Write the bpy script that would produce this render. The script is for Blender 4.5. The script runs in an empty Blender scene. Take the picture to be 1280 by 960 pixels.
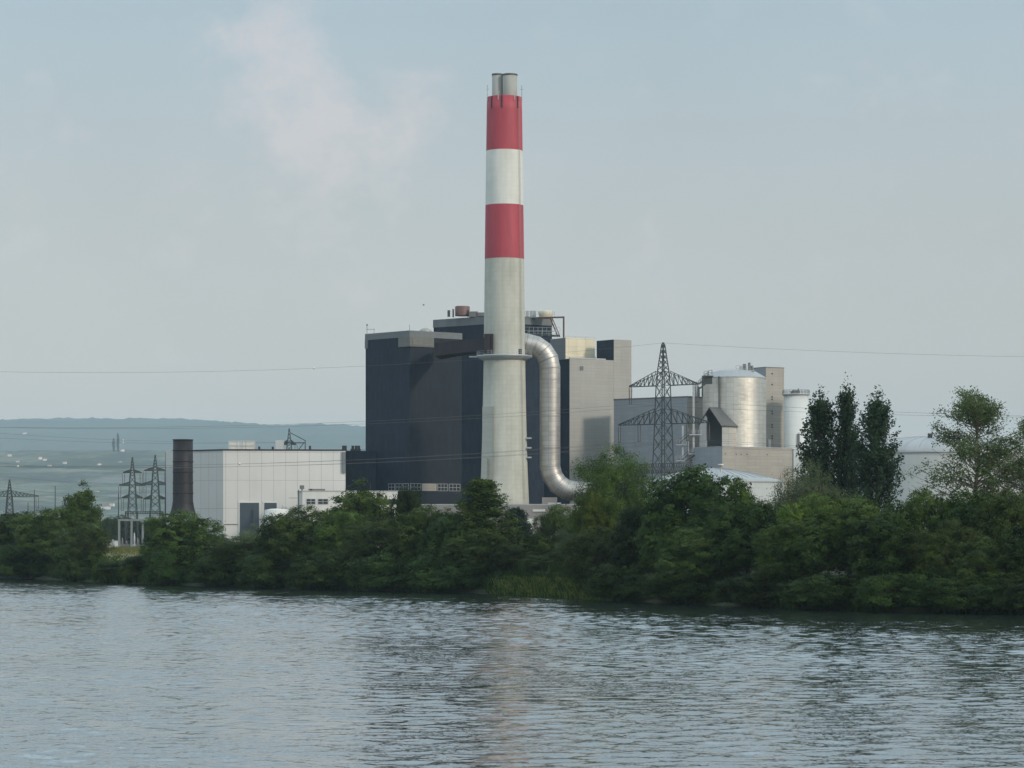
import bpy, bmesh, math, random
import numpy as np
from mathutils import Vector, Matrix
random.seed(7); rng = np.random.default_rng(7)
R = math.radians
F, HOR, EYE = 3600.0, 668.0, 10.0
scene = bpy.context.scene
COL = scene.collection
GZ = 4.0                                     # level of the land behind the bank

def X(px, Y): return (px - 640.0) * Y / F
def Z(py, Y): return EYE + (HOR - py) * Y / F
def V(px, py, Y): return Vector((X(px, Y), Y, Z(py, Y)))

# ------------------------------------------------------------------ materials
def new_mat(name):
    m = bpy.data.materials.new(name); m.use_nodes = True
    nt = m.node_tree; b = nt.nodes['Principled BSDF']
    return m, nt, b
def N(nt, t, **kw):
    n = nt.nodes.new(t)
    for k, v in kw.items():
        if k in n.inputs: n.inputs[k].default_value = v
        else: setattr(n, k, v)
    return n
def rgba(c): return (c[0], c[1], c[2], 1.0)

def surf(name, col, rough=0.7, metal=0.0, var=0.15, scale=0.15, streak=True, bump=0.0):
    """painted / concrete surface with weathering"""
    m, nt, b = new_mat(name); L = nt.links
    tc = N(nt, 'ShaderNodeTexCoord'); mp = N(nt, 'ShaderNodeMapping')
    if streak: mp.inputs['Scale'].default_value = (1, 1, 0.15)
    L.new(tc.outputs['Object'], mp.inputs['Vector'])
    n1 = N(nt, 'ShaderNodeTexNoise', Scale=scale, Detail=6.0, Roughness=0.65)
    L.new(mp.outputs[0], n1.inputs['Vector'])
    r = N(nt, 'ShaderNodeMapRange'); r.inputs['From Min'].default_value = 0.3; r.inputs['From Max'].default_value = 0.7
    r.inputs['To Min'].default_value = 1 - var; r.inputs['To Max'].default_value = 1 + var * 0.6
    L.new(n1.outputs['Fac'], r.inputs['Value'])
    mx = N(nt, 'ShaderNodeMix', data_type='RGBA', blend_type='MULTIPLY'); mx.inputs['Factor'].default_value = 1
    mx.inputs['A'].default_value = rgba(col); L.new(r.outputs[0], mx.inputs['B'])
    L.new(mx.outputs['Result'], b.inputs['Base Color'])
    b.inputs['Roughness'].default_value = rough; b.inputs['Metallic'].default_value = metal
    return m

def clad(name, col, line, w, h, mortar=0.03, rough=0.6, metal=0.0, var=0.08, lineamt=1.0, streak=0.1, rvar=0.0, fine=0.0):
    """sheet cladding: panels laid out in metres on the wall (UV = metres along, metres up)"""
    m, nt, b = new_mat(name); L = nt.links
    uv = N(nt, 'ShaderNodeTexCoord')
    br = N(nt, 'ShaderNodeTexBrick', offset=0.0, squash=1.0)
    br.inputs['Scale'].default_value = 1.0
    br.inputs['Brick Width'].default_value = w; br.inputs['Row Height'].default_value = h
    br.inputs['Mortar Size'].default_value = mortar; br.inputs['Mortar Smooth'].default_value = 0.3
    c1 = [c * (1 - var) for c in col]; c2 = [min(1, c * (1 + var)) for c in col]
    br.inputs['Color1'].default_value = rgba(c1); br.inputs['Color2'].default_value = rgba(c2)
    ml = [col[i] * (1 - lineamt) + line[i] * lineamt for i in range(3)]
    br.inputs['Mortar'].default_value = rgba(ml)
    L.new(uv.outputs['UV'], br.inputs['Vector'])
    mp = N(nt, 'ShaderNodeMapping'); mp.inputs['Scale'].default_value = (0.5, 0.06, 1)
    L.new(uv.outputs['UV'], mp.inputs['Vector'])
    n1 = N(nt, 'ShaderNodeTexNoise', Scale=0.6, Detail=5.0, Roughness=0.6); L.new(mp.outputs[0], n1.inputs['Vector'])
    n2 = N(nt, 'ShaderNodeTexNoise', Scale=0.09, Detail=4.0, Roughness=0.6); L.new(uv.outputs['UV'], n2.inputs['Vector'])
    ad = N(nt, 'ShaderNodeMath', operation='ADD'); L.new(n1.outputs['Fac'], ad.inputs[0]); L.new(n2.outputs['Fac'], ad.inputs[1])
    r = N(nt, 'ShaderNodeMapRange'); r.inputs['From Min'].default_value = 0.7; r.inputs['From Max'].default_value = 1.3
    r.inputs['To Min'].default_value = 1 - streak; r.inputs['To Max'].default_value = 1 + streak * 0.7
    L.new(ad.outputs[0], r.inputs['Value'])
    if max(col) < 0.1: b.inputs['Specular IOR Level'].default_value = 0.2
    mx = N(nt, 'ShaderNodeMix', data_type='RGBA', blend_type='MULTIPLY'); mx.inputs['Factor'].default_value = 1
    L.new(br.outputs['Color'], mx.inputs['A']); L.new(r.outputs[0], mx.inputs['B'])
    L.new(mx.outputs['Result'], b.inputs['Base Color'])
    b.inputs['Metallic'].default_value = metal
    r2 = N(nt, 'ShaderNodeMapRange'); r2.inputs['From Min'].default_value = 0.7; r2.inputs['From Max'].default_value = 1.3
    r2.inputs['To Min'].default_value = rough - rvar; r2.inputs['To Max'].default_value = rough + rvar
    L.new(ad.outputs[0], r2.inputs['Value']); L.new(r2.outputs[0], b.inputs['Roughness'])
    bp = N(nt, 'ShaderNodeBump', Strength=0.4, Distance=0.03)
    bp.invert = True
    L.new(br.outputs['Fac'], bp.inputs['Height'])
    if metal > 0.3:                                    # slightly dented sheets
        n3 = N(nt, 'ShaderNodeTexNoise', Scale=0.45, Detail=2.0); L.new(uv.outputs['UV'], n3.inputs['Vector'])
        b2 = N(nt, 'ShaderNodeBump', Strength=0.35, Distance=0.12); L.new(n3.outputs['Fac'], b2.inputs['Height'])
        L.new(bp.outputs[0], b2.inputs['Normal']); L.new(b2.outputs[0], b.inputs['Normal'])
    else:
        L.new(bp.outputs[0], b.inputs['Normal'])
    return m

M = {}
M['concrete']   = clad('chimney_concrete', (0.50, 0.50, 0.44), (0.36, 0.36, 0.32), 1.9, 1.5, 0.05, 0.85, 0, 0.03, 0.45, 0.18)
M['red']        = surf('red_band_paint', (0.42, 0.052, 0.075), 0.6, 0, 0.25, 0.30)
M['white_band'] = clad('white_band_paint', (0.70, 0.70, 0.65), (0.55, 0.55, 0.50), 1.9, 1.5, 0.05, 0.7, 0, 0.02, 0.4, 0.13)
M['flue']       = surf('flue_concrete', (0.36, 0.36, 0.33), 0.8, 0, 0.2, 0.4)
M['navy']       = clad('dark_navy_cladding', (0.012, 0.023, 0.042), (0.007, 0.013, 0.026), 1.2, 3.0, 0.05, 0.55, 0.0, 0.2, 0.6, 0.25)
M['navy_brick'] = clad('dark_brown_grey_cladding', (0.018, 0.026, 0.038), (0.011, 0.016, 0.025), 1.2, 3.0, 0.05, 0.6, 0.0, 0.12, 0.6, 0.18)
M['parapet']    = clad('grey_parapet_sheet', (0.155, 0.17, 0.18), (0.09, 0.10, 0.11), 2.4, 5, 0.05, 0.6, 0, 0.05, 0.7, 0.10)
M['rust_box']   = clad('dark_rusty_sheet', (0.036, 0.030, 0.036), (0.02, 0.016, 0.02), 1.0, 6.0, 0.06, 0.7, 0, 0.15, 0.7, 0.25)
M['grey_clad']  = clad('pale_grey_sheet', (0.36, 0.355, 0.335), (0.26, 0.26, 0.25), 6.0, 1.1, 0.05, 0.5, 0.25, 0.03, 0.6, 0.07)
M['cream']      = clad('cream_sheet', (0.68, 0.62, 0.47), (0.45, 0.40, 0.30), 3.6, 2.6, 0.06, 0.5, 0.1, 0.05, 0.7, 0.10)
M['blue_grey']  = clad('blue_grey_sheet', (0.30, 0.32, 0.345), (0.20, 0.22, 0.24), 3.0, 1.4, 0.04, 0.6, 0.1, 0.04, 0.5, 0.08)
M['beige']      = clad('beige_grey_sheet', (0.37, 0.345, 0.305), (0.24, 0.225, 0.20), 5.0, 1.0, 0.05, 0.6, 0.1, 0.05, 0.6, 0.12)
M['white']      = clad('white_wall_panels', (0.63, 0.62, 0.60), (0.30, 0.30, 0.31), 3.95, 9.3, 0.07, 0.65, 0, 0.015, 0.75, 0.06)
M['white_plain']= surf('white_render', (0.66, 0.66, 0.63), 0.7, 0, 0.10, 0.2)
M['pale_roof']  = clad('pale_roof_sheet', (0.36, 0.38, 0.39), (0.30, 0.32, 0.33), 3.0, 40.0, 0.10, 0.5, 0.1, 0.03, 0.6, 0.06)
M['pale_wall']  = clad('pale_wall_sheet', (0.50, 0.53, 0.53), (0.36, 0.38, 0.39), 3.0, 4.0, 0.05, 0.6, 0.0, 0.03, 0.6, 0.07)
M['steel']      = clad('silo_steel_sheets', (0.70, 0.675, 0.62), (0.32, 0.31, 0.28), 2.4, 1.5, 0.035, 0.42, 0.85, 0.06, 0.8, 0.14, 0.07)
M['pipe_steel'] = clad('duct_steel_sheets', (0.50, 0.48, 0.455), (0.22, 0.21, 0.20), 3.0, 1.6, 0.05, 0.50, 0.85, 0.09, 0.8, 0.20, 0.08)
M['white_silo'] = clad('white_silo_paint', (0.62, 0.64, 0.63), (0.50, 0.52, 0.52), 4.0, 3.0, 0.05, 0.6, 0.0, 0.02, 0.6, 0.07)
M['rust_stack'] = surf('rusty_dark_steel', (0.019, 0.017, 0.021), 0.6, 0.2, 0.5, 0.35)
M['tank_brown'] = surf('brown_tank_paint', (0.15, 0.085, 0.075), 0.6, 0, 0.25, 0.6)
M['tank_cream'] = surf('cream_tank_paint', (0.60, 0.56, 0.44), 0.6, 0, 0.12, 0.6)
M['dark_steel'] = surf('dark_painted_steel', (0.035, 0.035, 0.037), 0.6, 0.2, 0.2, 0.5)
M['galv']       = surf('weathered_galvanised_steel', (0.055, 0.065, 0.065), 0.6, 0.2, 0.2, 0.5)
M['galv_light'] = surf('pale_galvanised_steel', (0.42, 0.44, 0.45), 0.5, 0.3, 0.15, 0.5)
M['gantry']     = surf('grey_gantry_steel', (0.24, 0.26, 0.27), 0.6, 0.2, 0.15, 0.5)
M['hood']       = surf('grey_hood_sheet', (0.085, 0.09, 0.095), 0.6, 0.2, 0.2, 0.3)
M['corner']     = clad('corner_louvre_sheet', (0.17, 0.17, 0.155), (0.09, 0.09, 0.085), 2.4, 0.5, 0.06, 0.6, 0, 0.05, 0.7, 0.1)
M['red_brown']  = surf('red_brown_steel', (0.10, 0.045, 0.04), 0.6, 0.1, 0.2, 0.5)
M['roof_dark']  = surf('dark_roof_felt', (0.05, 0.05, 0.055), 0.8, 0, 0.2, 0.3, streak=False)
M['roof_grey']  = surf('grey_roof_felt', (0.30, 0.30, 0.29), 0.8, 0, 0.2, 0.3, streak=False)
M['base_conc']  = surf('base_concrete', (0.27, 0.255, 0.24), 0.85, 0, 0.2, 0.25)
M['door_slate'] = surf('slate_door_paint', (0.050, 0.070, 0.090), 0.5, 0, 0.12, 0.3)
M['louvre']     = surf('grey_louvre', (0.15, 0.15, 0.15), 0.6, 0.1, 0.1, 0.5)
M['insul']      = surf('insulator_glass', (0.10, 0.08, 0.07), 0.3, 0, 0.1, 0.5)
M['wire']       = surf('aluminium_wire', (0.12, 0.12, 0.12), 0.5, 0.4, 0.1, 0.5)
M['ball']       = surf('marker_ball_paint', (0.75, 0.72, 0.68), 0.5, 0, 0.1, 0.5)
M['tile']       = surf('roof_tiles', (0.30, 0.13, 0.09), 0.8, 0, 0.2, 0.4, streak=False)
M['bark']       = surf('bark', (0.085, 0.07, 0.055), 0.9, 0, 0.3, 1.5)
M['bark_pale']  = surf('pale_bark', (0.20, 0.17, 0.13), 0.9, 0, 0.3, 1.5)
M['bird']       = surf('dark_feathers', (0.03, 0.03, 0.03), 0.8, 0, 0.1, 5)
g, nt, b = new_mat('window_glass'); b.inputs['Base Color'].default_value = (0.03, 0.04, 0.05, 1); b.inputs['Roughness'].default_value = 0.25
M['glass'] = g

def leaf_mat(name, c1, c2, hue=0.012, trans=0.25, vein=1.0):
    m, nt, b = new_mat(name); L = nt.links
    nt.nodes.remove(b)
    out = nt.nodes['Material Output']
    geo = N(nt, 'ShaderNodeTexCoord'); oi = N(nt, 'ShaderNodeObjectInfo')
    n = N(nt, 'ShaderNodeTexNoise', Scale=0.45, Detail=4.0, Roughness=0.7)
    L.new(geo.outputs['Object'], n.inputs['Vector'])
    n2 = N(nt, 'ShaderNodeTexWhiteNoise'); L.new(geo.outputs['Object'], n2.inputs['Vector'])
    r = N(nt, 'ShaderNodeMapRange'); r.inputs['From Min'].default_value = 0.32; r.inputs['From Max'].default_value = 0.68
    L.new(n.outputs['Fac'], r.inputs['Value'])
    mx = N(nt, 'ShaderNodeMix', data_type='RGBA'); mx.inputs['A'].default_value = rgba(c1); mx.inputs['B'].default_value = rgba(c2)
    L.new(r.outputs[0], mx.inputs['Factor'])
    hs = N(nt, 'ShaderNodeHueSaturation'); L.new(mx.outputs['Result'], hs.inputs['Color'])
    h = N(nt, 'ShaderNodeMapRange'); h.inputs['To Min'].default_value = 0.5 - hue; h.inputs['To Max'].default_value = 0.5 + hue
    L.new(oi.outputs['Random'], h.inputs['Value']); L.new(h.outputs[0], hs.inputs['Hue'])
    v = N(nt, 'ShaderNodeMapRange'); v.inputs['To Min'].default_value = 0.7; v.inputs['To Max'].default_value = 1.35
    L.new(oi.outputs['Random'], v.inputs['Value'])
    L.new(v.outputs[0], hs.inputs['Value'])
    d = N(nt, 'ShaderNodeBsdfPrincipled'); d.inputs['Roughness'].default_value = 0.6
    if 'Specular IOR Level' in d.inputs: d.inputs['Specular IOR Level'].default_value = 0.1
    t = N(nt, 'ShaderNodeBsdfTranslucent'); ms = N(nt, 'ShaderNodeMixShader'); ms.inputs[0].default_value = trans
    L.new(hs.outputs[0], d.inputs['Base Color']); L.new(hs.outputs[0], t.inputs['Color'])
    L.new(d.outputs[0], ms.inputs[1]); L.new(t.outputs[0], ms.inputs[2]); L.new(ms.outputs[0], out.inputs['Surface'])
    return m
LM = {
 'mid':    leaf_mat('willow_leaves', (0.020, 0.046, 0.008), (0.100, 0.150, 0.030)),
 'dark':   leaf_mat('dark_leaves', (0.010, 0.027, 0.006), (0.050, 0.084, 0.017)),
 'olive':  leaf_mat('olive_leaves', (0.024, 0.046, 0.010), (0.088, 0.125, 0.030)),
 'bright': leaf_mat('yellow_green_leaves', (0.050, 0.090, 0.012), (0.125, 0.170, 0.026)),
 'airy':   leaf_mat('open_crown_leaves', (0.050, 0.095, 0.030), (0.125, 0.185, 0.065)),
 'grey':   leaf_mat('grey_green_leaves', (0.070, 0.100, 0.045), (0.140, 0.170, 0.085)),
 'poplar': leaf_mat('poplar_leaves', (0.020, 0.044, 0.022), (0.050, 0.086, 0.042), 0.01),
 'pine':   leaf_mat('pine_needles', (0.012, 0.026, 0.020), (0.028, 0.045, 0.034), 0.01, 0.1),
 'reed':   leaf_mat('reed_blades', (0.150, 0.200, 0.040), (0.300, 0.320, 0.090)),
 'dry':    leaf_mat('dry_grass', (0.120, 0.145, 0.040), (0.250, 0.255, 0.090)),
 'flower': leaf_mat('pale_flower_heads', (0.30, 0.32, 0.18), (0.42, 0.42, 0.27)),
}

# ------------------------------------------------------------------ mesh helpers
class MB:
    def __init__(s): s.v = []; s.f = []; s.uv = []; s.sm = []
    def face(s, pts, uvs=None, smooth=False):
        i = len(s.v); s.v += [tuple(p) for p in pts]; s.f.append(tuple(range(i, i + len(pts))))
        s.uv += (uvs if uvs else [(0, 0)] * len(pts)); s.sm.append(smooth)
    def prism(s, fp, z0, z1, cap=True, ztop=None):
        """fp: CCW list of (x,y); walls uv in metres"""
        n = len(fp); u = 0.0
        zt = ztop if ztop else [z1] * n
        for i in range(n):
            a, b = fp[i], fp[(i + 1) % n]; l = math.dist(a, b); j = (i + 1) % n
            s.face([(a[0], a[1], z0), (b[0], b[1], z0), (b[0], b[1], zt[j]), (a[0], a[1], zt[i])],
                   [(u, z0), (u + l, z0), (u + l, zt[j]), (u, zt[i])]); u += l
        if cap:
            s.face([(p[0], p[1], zt[i]) for i, p in enumerate(fp)], [(p[0], p[1]) for p in fp])
            s.face([(p[0], p[1], z0) for p in reversed(fp)], [(p[0], p[1]) for p in reversed(fp)])
        return s
    def box(s, c, size, rz=0.0):
        cx, cy, cz = c; a, b, h = size[0] / 2, size[1] / 2, size[2] / 2
        co, si = math.cos(rz), math.sin(rz)
        fp = [(cx + x * co - y * si, cy + x * si + y * co) for x, y in ((-a, -b), (a, -b), (a, b), (-a, b))]
        return s.prism(fp, cz - h, cz + h)
    def bar(s, p, q, w, w2=None):
        """square bar between two points"""
        p = Vector(p); q = Vector(q); d = q - p
        if d.length < 1e-6: return s
        up = Vector((0, 0, 1)) if abs(d.normalized().z) < 0.95 else Vector((0, 1, 0))
        a = d.cross(up).normalized(); b = a.cross(d).normalized(); w2 = w if w2 is None else w2
        P = [p + (a * i + b * j) * w / 2 for i, j in ((-1, -1), (1, -1), (1, 1), (-1, 1))]
        Q = [q + (a * i + b * j) * w2 / 2 for i, j in ((-1, -1), (1, -1), (1, 1), (-1, 1))]
        for i in range(4):
            j = (i + 1) % 4
            s.face([P[i], P[j], Q[j], Q[i]], [(0, 0), (w, 0), (w, d.length), (0, d.length)])
        s.face([P[3], P[2], P[1], P[0]]); s.face(Q)
        return s
    def lathe(s, c, prof, n=48, smooth=True, cap_top=True, cap_bot=False):
        """prof: list of (radius, z) going up, about the vertical through c"""
        vv = 0.0
        for k in range(len(prof) - 1):
            (r0, z0), (r1, z1) = prof[k], prof[k + 1]
            l = math.hypot(r1 - r0, z1 - z0); rm = max(r0, r1, prof[0][0])
            for i in range(n):
                a0, a1 = 2 * math.pi * i / n, 2 * math.pi * (i + 1) / n
                pts = [(c[0] + r0 * math.cos(a0), c[1] + r0 * math.sin(a0), z0), (c[0] + r0 * math.cos(a1), c[1] + r0 * math.sin(a1), z0),
                       (c[0] + r1 * math.cos(a1), c[1] + r1 * math.sin(a1), z1), (c[0] + r1 * math.cos(a0), c[1] + r1 * math.sin(a0), z1)]
                uv = [(a0 * rm, vv), (a1 * rm, vv), (a1 * rm, vv + l), (a0 * rm, vv + l)]
                if r1 < 1e-4: pts = pts[:3]; uv = uv[:3]
                if r0 < 1e-4: pts = [pts[0], pts[2], pts[3]]; uv = [uv[0], uv[2], uv[3]]
                s.face(pts, uv, smooth)
            vv += l
        if cap_top and prof[-1][0] > 1e-4:
            r, z = prof[-1]; s.face([(c[0] + r * math.cos(2 * math.pi * i / n), c[1] + r * math.sin(2 * math.pi * i / n), z) for i in range(n)])
        if cap_bot:
            r, z = prof[0]; s.face([(c[0] + r * math.cos(-2 * math.pi * i / n), c[1] + r * math.sin(-2 * math.pi * i / n), z) for i in range(n)])
        return s
    def tube(s, path, rad, n=8, smooth=True, cap=True):
        path = [Vector(p) for p in path]; rads = rad if isinstance(rad, (list, tuple)) else [rad] * len(path)
        rings = []; u = []; acc = 0; prev = None
        for i, p in enumerate(path):
            t = (path[min(i + 1, len(path) - 1)] - path[max(i - 1, 0)]).normalized()
            if prev is None:
                a = t.cross(Vector((0, 1, 0)))
                if a.length < 0.1: a = t.cross(Vector((0, 0, 1)))
                a.normalize()
            else:
                a = (prev - t * prev.dot(t)).normalized()
            prev = a; b = t.cross(a)
            rings.append([p + (a * math.cos(2 * math.pi * k / n) + b * math.sin(2 * math.pi * k / n)) * rads[i] for k in range(n)])
            if i: acc += (p - path[i - 1]).length
            u.append(acc)
        for i in range(len(path) - 1):
            for k in range(n):
                k2 = (k + 1) % n; c0 = 2 * math.pi * rads[i] * k / n; c1 = 2 * math.pi * rads[i] * (k + 1) / n
                s.face([rings[i][k], rings[i][k2], rings[i + 1][k2], rings[i + 1][k]], [(c0, u[i]), (c1, u[i]), (c1, u[i + 1]), (c0, u[i + 1])], smooth)
        if cap: s.face(list(reversed(rings[0]))); s.face(rings[-1])
        return s
    def build(s, name, mat, parent=None, weld=True):
        me = bpy.data.meshes.new(name); me.from_pydata(s.v, [], s.f); me.materials.append(mat)
        uvl = me.uv_layers.new(name='UVMap'); uvl.data.foreach_set('uv', [x for p in s.uv for x in p])
        me.polygons.foreach_set('use_smooth', s.sm)
        if weld:
            bm = bmesh.new(); bm.from_mesh(me); bmesh.ops.remove_doubles(bm, verts=bm.verts, dist=0.002)
            bmesh.ops.recalc_face_normals(bm, faces=bm.faces); bm.to_mesh(me); bm.free()
        o = bpy.data.objects.new(name, me); COL.objects.link(o)
        if parent:
            o.parent = parent
            o.location = -Vector(parent.location) if parent.type == 'EMPTY' and not parent.get('_local') else (0, 0, 0)
        return o

def tag(o, label=None, cat=None, group=None, kind=None):
    if label: o['label'] = label
    if cat: o['category'] = cat
    if group: o['group'] = group
    if kind: o['kind'] = kind
    return o
def thing(name, loc, label, cat, group=None):
    o = bpy.data.objects.new(name, None); COL.objects.link(o); o.location = loc; o.empty_display_size = 0.1
    return tag(o, label, cat, group)
def copy_tree(o, parent=None):
    c = o.copy(); COL.objects.link(c)
    if parent: c.parent = parent
    for ch in list(o.children): copy_tree(ch, c)
    return c
def quad(pl, Yl, pc, Yc, pr, Yr):
    """rectangular plan from its left, nearest and right corner; returned CCW seen from above"""
    l, c, r = (X(pl, Yl), Yl), (X(pc, Yc), Yc), (X(pr, Yr), Yr)
    return [l, c, r, (l[0] + r[0] - c[0], l[1] + r[1] - c[1])]
def grow(fp, d):
    cx = sum(p[0] for p in fp) / len(fp); cy = sum(p[1] for p in fp) / len(fp); out = []
    for p in fp:
        v = Vector((p[0] - cx, p[1] - cy)); v2 = v * (1 + d / v.length); out.append((cx + v2.x, cy + v2.y))
    return out
def wall_box(mb, a, b, u0, u1, z0, z1, out=0.15, inn=0.3):
    """a slab lying on the wall a->b (plan points, outside on the right-hand side of a->b), between u0 and u1 metres along it"""
    a = Vector(a); b = Vector(b); d = (b - a).normalized(); n = Vector((d.y, -d.x))
    p = [a + d * u0 + n * out, a + d * u1 + n * out, a + d * u1 - n * inn, a + d * u0 - n * inn]
    mb.prism([(q.x, q.y) for q in p], z0, z1); return mb
def railing(mb, pts, h=1.1, w=0.09, step=2.0):
    for i in range(len(pts) - 1):
        a, b = Vector(pts[i]), Vector(pts[i + 1]); n = max(1, int((b - a).length / step))
        for k in range(n + 1):
            p = a.lerp(b, k / n); mb.bar(p, p + Vector((0, 0, h)), w)
        for f in (0.5, 1.0):
            mb.bar(a + Vector((0, 0, h * f)), b + Vector((0, 0, h * f)), w * 0.8)
    return mb

# ------------------------------------------------------------------ camera, world, sun, haze
cd = bpy.data.cameras.new('camera'); cam = bpy.data.objects.new('camera', cd); COL.objects.link(cam)
cam.location = (0, 0, EYE); cam.rotation_euler = (R(90), 0, 0)
cd.sensor_width = 36; cd.lens = 36 * F / 1280; cd.shift_y = (HOR - 480) / 1280
cd.clip_start = 1; cd.clip_end = 60000
scene.camera = cam

SUN_AZ, SUN_EL = 131.0, 25.0        # azimuth clockwise from +Y
az = R(SUN_AZ); el = R(SUN_EL)
sdir = Vector((math.sin(az) * math.cos(el), math.cos(az) * math.cos(el), math.sin(el)))
sl = bpy.data.lights.new('sun', 'SUN'); sl.energy = 3.0; sl.angle = R(7.0); sl.color = (1.0, 0.88, 0.72)
so = bpy.data.objects.new('sun', sl); COL.objects.link(so); so.rotation_euler = sdir.to_track_quat('Z', 'Y').to_euler()

w = bpy.data.worlds.new('World'); scene.world = w; w.use_nodes = True
nt = w.node_tree; L = nt.links; bg = nt.nodes['Background']
sky = N(nt, 'ShaderNodeTexSky', sky_type='NISHITA'); sky.sun_disc = False
sky.sun_elevation = el; sky.sun_rotation = az; sky.air_density = 1.0; sky.dust_density = 2.0; sky.ozone_density = 1.0
tc = N(nt, 'ShaderNodeTexCoord')
sep = N(nt, 'ShaderNodeSeparateXYZ'); L.new(tc.outputs['Generated'], sep.inputs[0])
# thin high veil: cooler aloft, warmer and greyer towards the horizon
vr = N(nt, 'ShaderNodeMapRange'); vr.inputs['From Min'].default_value = 0.0; vr.inputs['From Max'].default_value = 0.18
L.new(sep.outputs['Z'], vr.inputs['Value'])
veil = N(nt, 'ShaderNodeMix', data_type='RGBA')
veil.inputs['A'].default_value = (12.9, 10.9, 8.7, 1); veil.inputs['B'].default_value = (7.9, 9.7, 10.7, 1)
L.new(vr.outputs[0], veil.inputs['Factor'])
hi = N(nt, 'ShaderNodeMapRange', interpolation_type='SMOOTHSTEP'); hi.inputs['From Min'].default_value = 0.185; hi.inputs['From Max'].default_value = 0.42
hi.inputs['To Min'].default_value = 1.0; hi.inputs['To Max'].default_value = 1.95; L.new(sep.outputs['Z'], hi.inputs['Value'])  # added brightening of the unseen upper sky, lifts ambient light and water reflections
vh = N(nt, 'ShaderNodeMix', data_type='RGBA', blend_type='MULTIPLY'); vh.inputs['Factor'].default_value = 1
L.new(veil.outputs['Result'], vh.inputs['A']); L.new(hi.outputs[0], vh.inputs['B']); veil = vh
# thin pinkish cloud
mp = N(nt, 'ShaderNodeMapping'); mp.inputs['Scale'].default_value = (1.0, 1.0, 1.15)
L.new(tc.outputs['Generated'], mp.inputs['Vector'])
cn = N(nt, 'ShaderNodeTexNoise', Scale=34.0, Detail=8.0, Roughness=0.62); L.new(mp.outputs[0], cn.inputs['Vector'])
cn2 = N(nt, 'ShaderNodeTexNoise', Scale=6.0, Detail=4.0, Roughness=0.5); L.new(mp.outputs[0], cn2.inputs['Vector'])
def blob(px, py, r):
    d = Vector(((px - 640) / F, 1, (HOR - py) / F)).normalized()
    vs = N(nt, 'ShaderNodeVectorMath', operation='DISTANCE'); L.new(tc.outputs['Generated'], vs.inputs[0]); vs.inputs[1].default_value = d
    mr = N(nt, 'ShaderNodeMapRange', interpolation_type='SMOOTHSTEP'); mr.inputs['From Min'].default_value = 0.0; mr.inputs['From Max'].default_value = r / F
    mr.inputs['To Min'].default_value = 1.0; mr.inputs['To Max'].default_value = 0.0
    L.new(vs.outputs['Value'], mr.inputs['Value']); return mr.outputs[0]
acc = None
for px, py, r, k in ((350, 70, 150, 1.0), (400, 140, 150, 0.95), (450, 190, 140, 0.85), (280, 35, 80, .7), (505, 150, 100, .6), (420, 245, 110, .6)):
    o_ = blob(px, py, r); mu = N(nt, 'ShaderNodeMath', operation='MULTIPLY'); L.new(o_, mu.inputs[0]); mu.inputs[1].default_value = k
    if acc is None: acc = mu.outputs[0]
    else:
        a2 = N(nt, 'ShaderNodeMath', operation='MAXIMUM'); L.new(acc, a2.inputs[0]); L.new(mu.outputs[0], a2.inputs[1]); acc = a2.outputs[0]
# cloud = smooth(noise + patch)
ad = N(nt, 'ShaderNodeMath', operation='MULTIPLY_ADD'); L.new(acc, ad.inputs[0]); ad.inputs[1].default_value = 0.36; L.new(cn.outputs['Fac'], ad.inputs[2])
cr = N(nt, 'ShaderNodeMapRange', interpolation_type='SMOOTHSTEP'); cr.inputs['From Min'].default_value = 0.52; cr.inputs['From Max'].default_value = 0.95
cr.inputs['To Min'].default_value = 0.0; cr.inputs['To Max'].default_value = 0.52
L.new(ad.outputs[0], cr.inputs['Value'])
cm = N(nt, 'ShaderNodeMix', data_type='RGBA'); L.new(veil.outputs['Result'], cm.inputs['A']); cm.inputs['B'].default_value = (14.6, 12.7, 12.4, 1)
L.new(cr.outputs[0], cm.inputs['Factor'])
# broad unevenness of the veil
wv = N(nt, 'ShaderNodeMapRange'); wv.inputs['From Min'].default_value = 0.3; wv.inputs['From Max'].default_value = 0.7
wv.inputs['To Min'].default_value = 0.95; wv.inputs['To Max'].default_value = 1.05; L.new(cn2.outputs['Fac'], wv.inputs['Value'])
wm = N(nt, 'ShaderNodeMix', data_type='RGBA', blend_type='MULTIPLY'); wm.inputs['Factor'].default_value = 1
L.new(cm.outputs['Result'], wm.inputs['A']); L.new(wv.outputs[0], wm.inputs['B'])
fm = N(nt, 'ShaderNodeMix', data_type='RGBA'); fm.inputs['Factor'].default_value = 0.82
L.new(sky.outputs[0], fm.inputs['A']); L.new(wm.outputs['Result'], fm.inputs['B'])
L.new(fm.outputs['Result'], bg.inputs['Color']); bg.inputs['Strength'].default_value = 0.1

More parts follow.
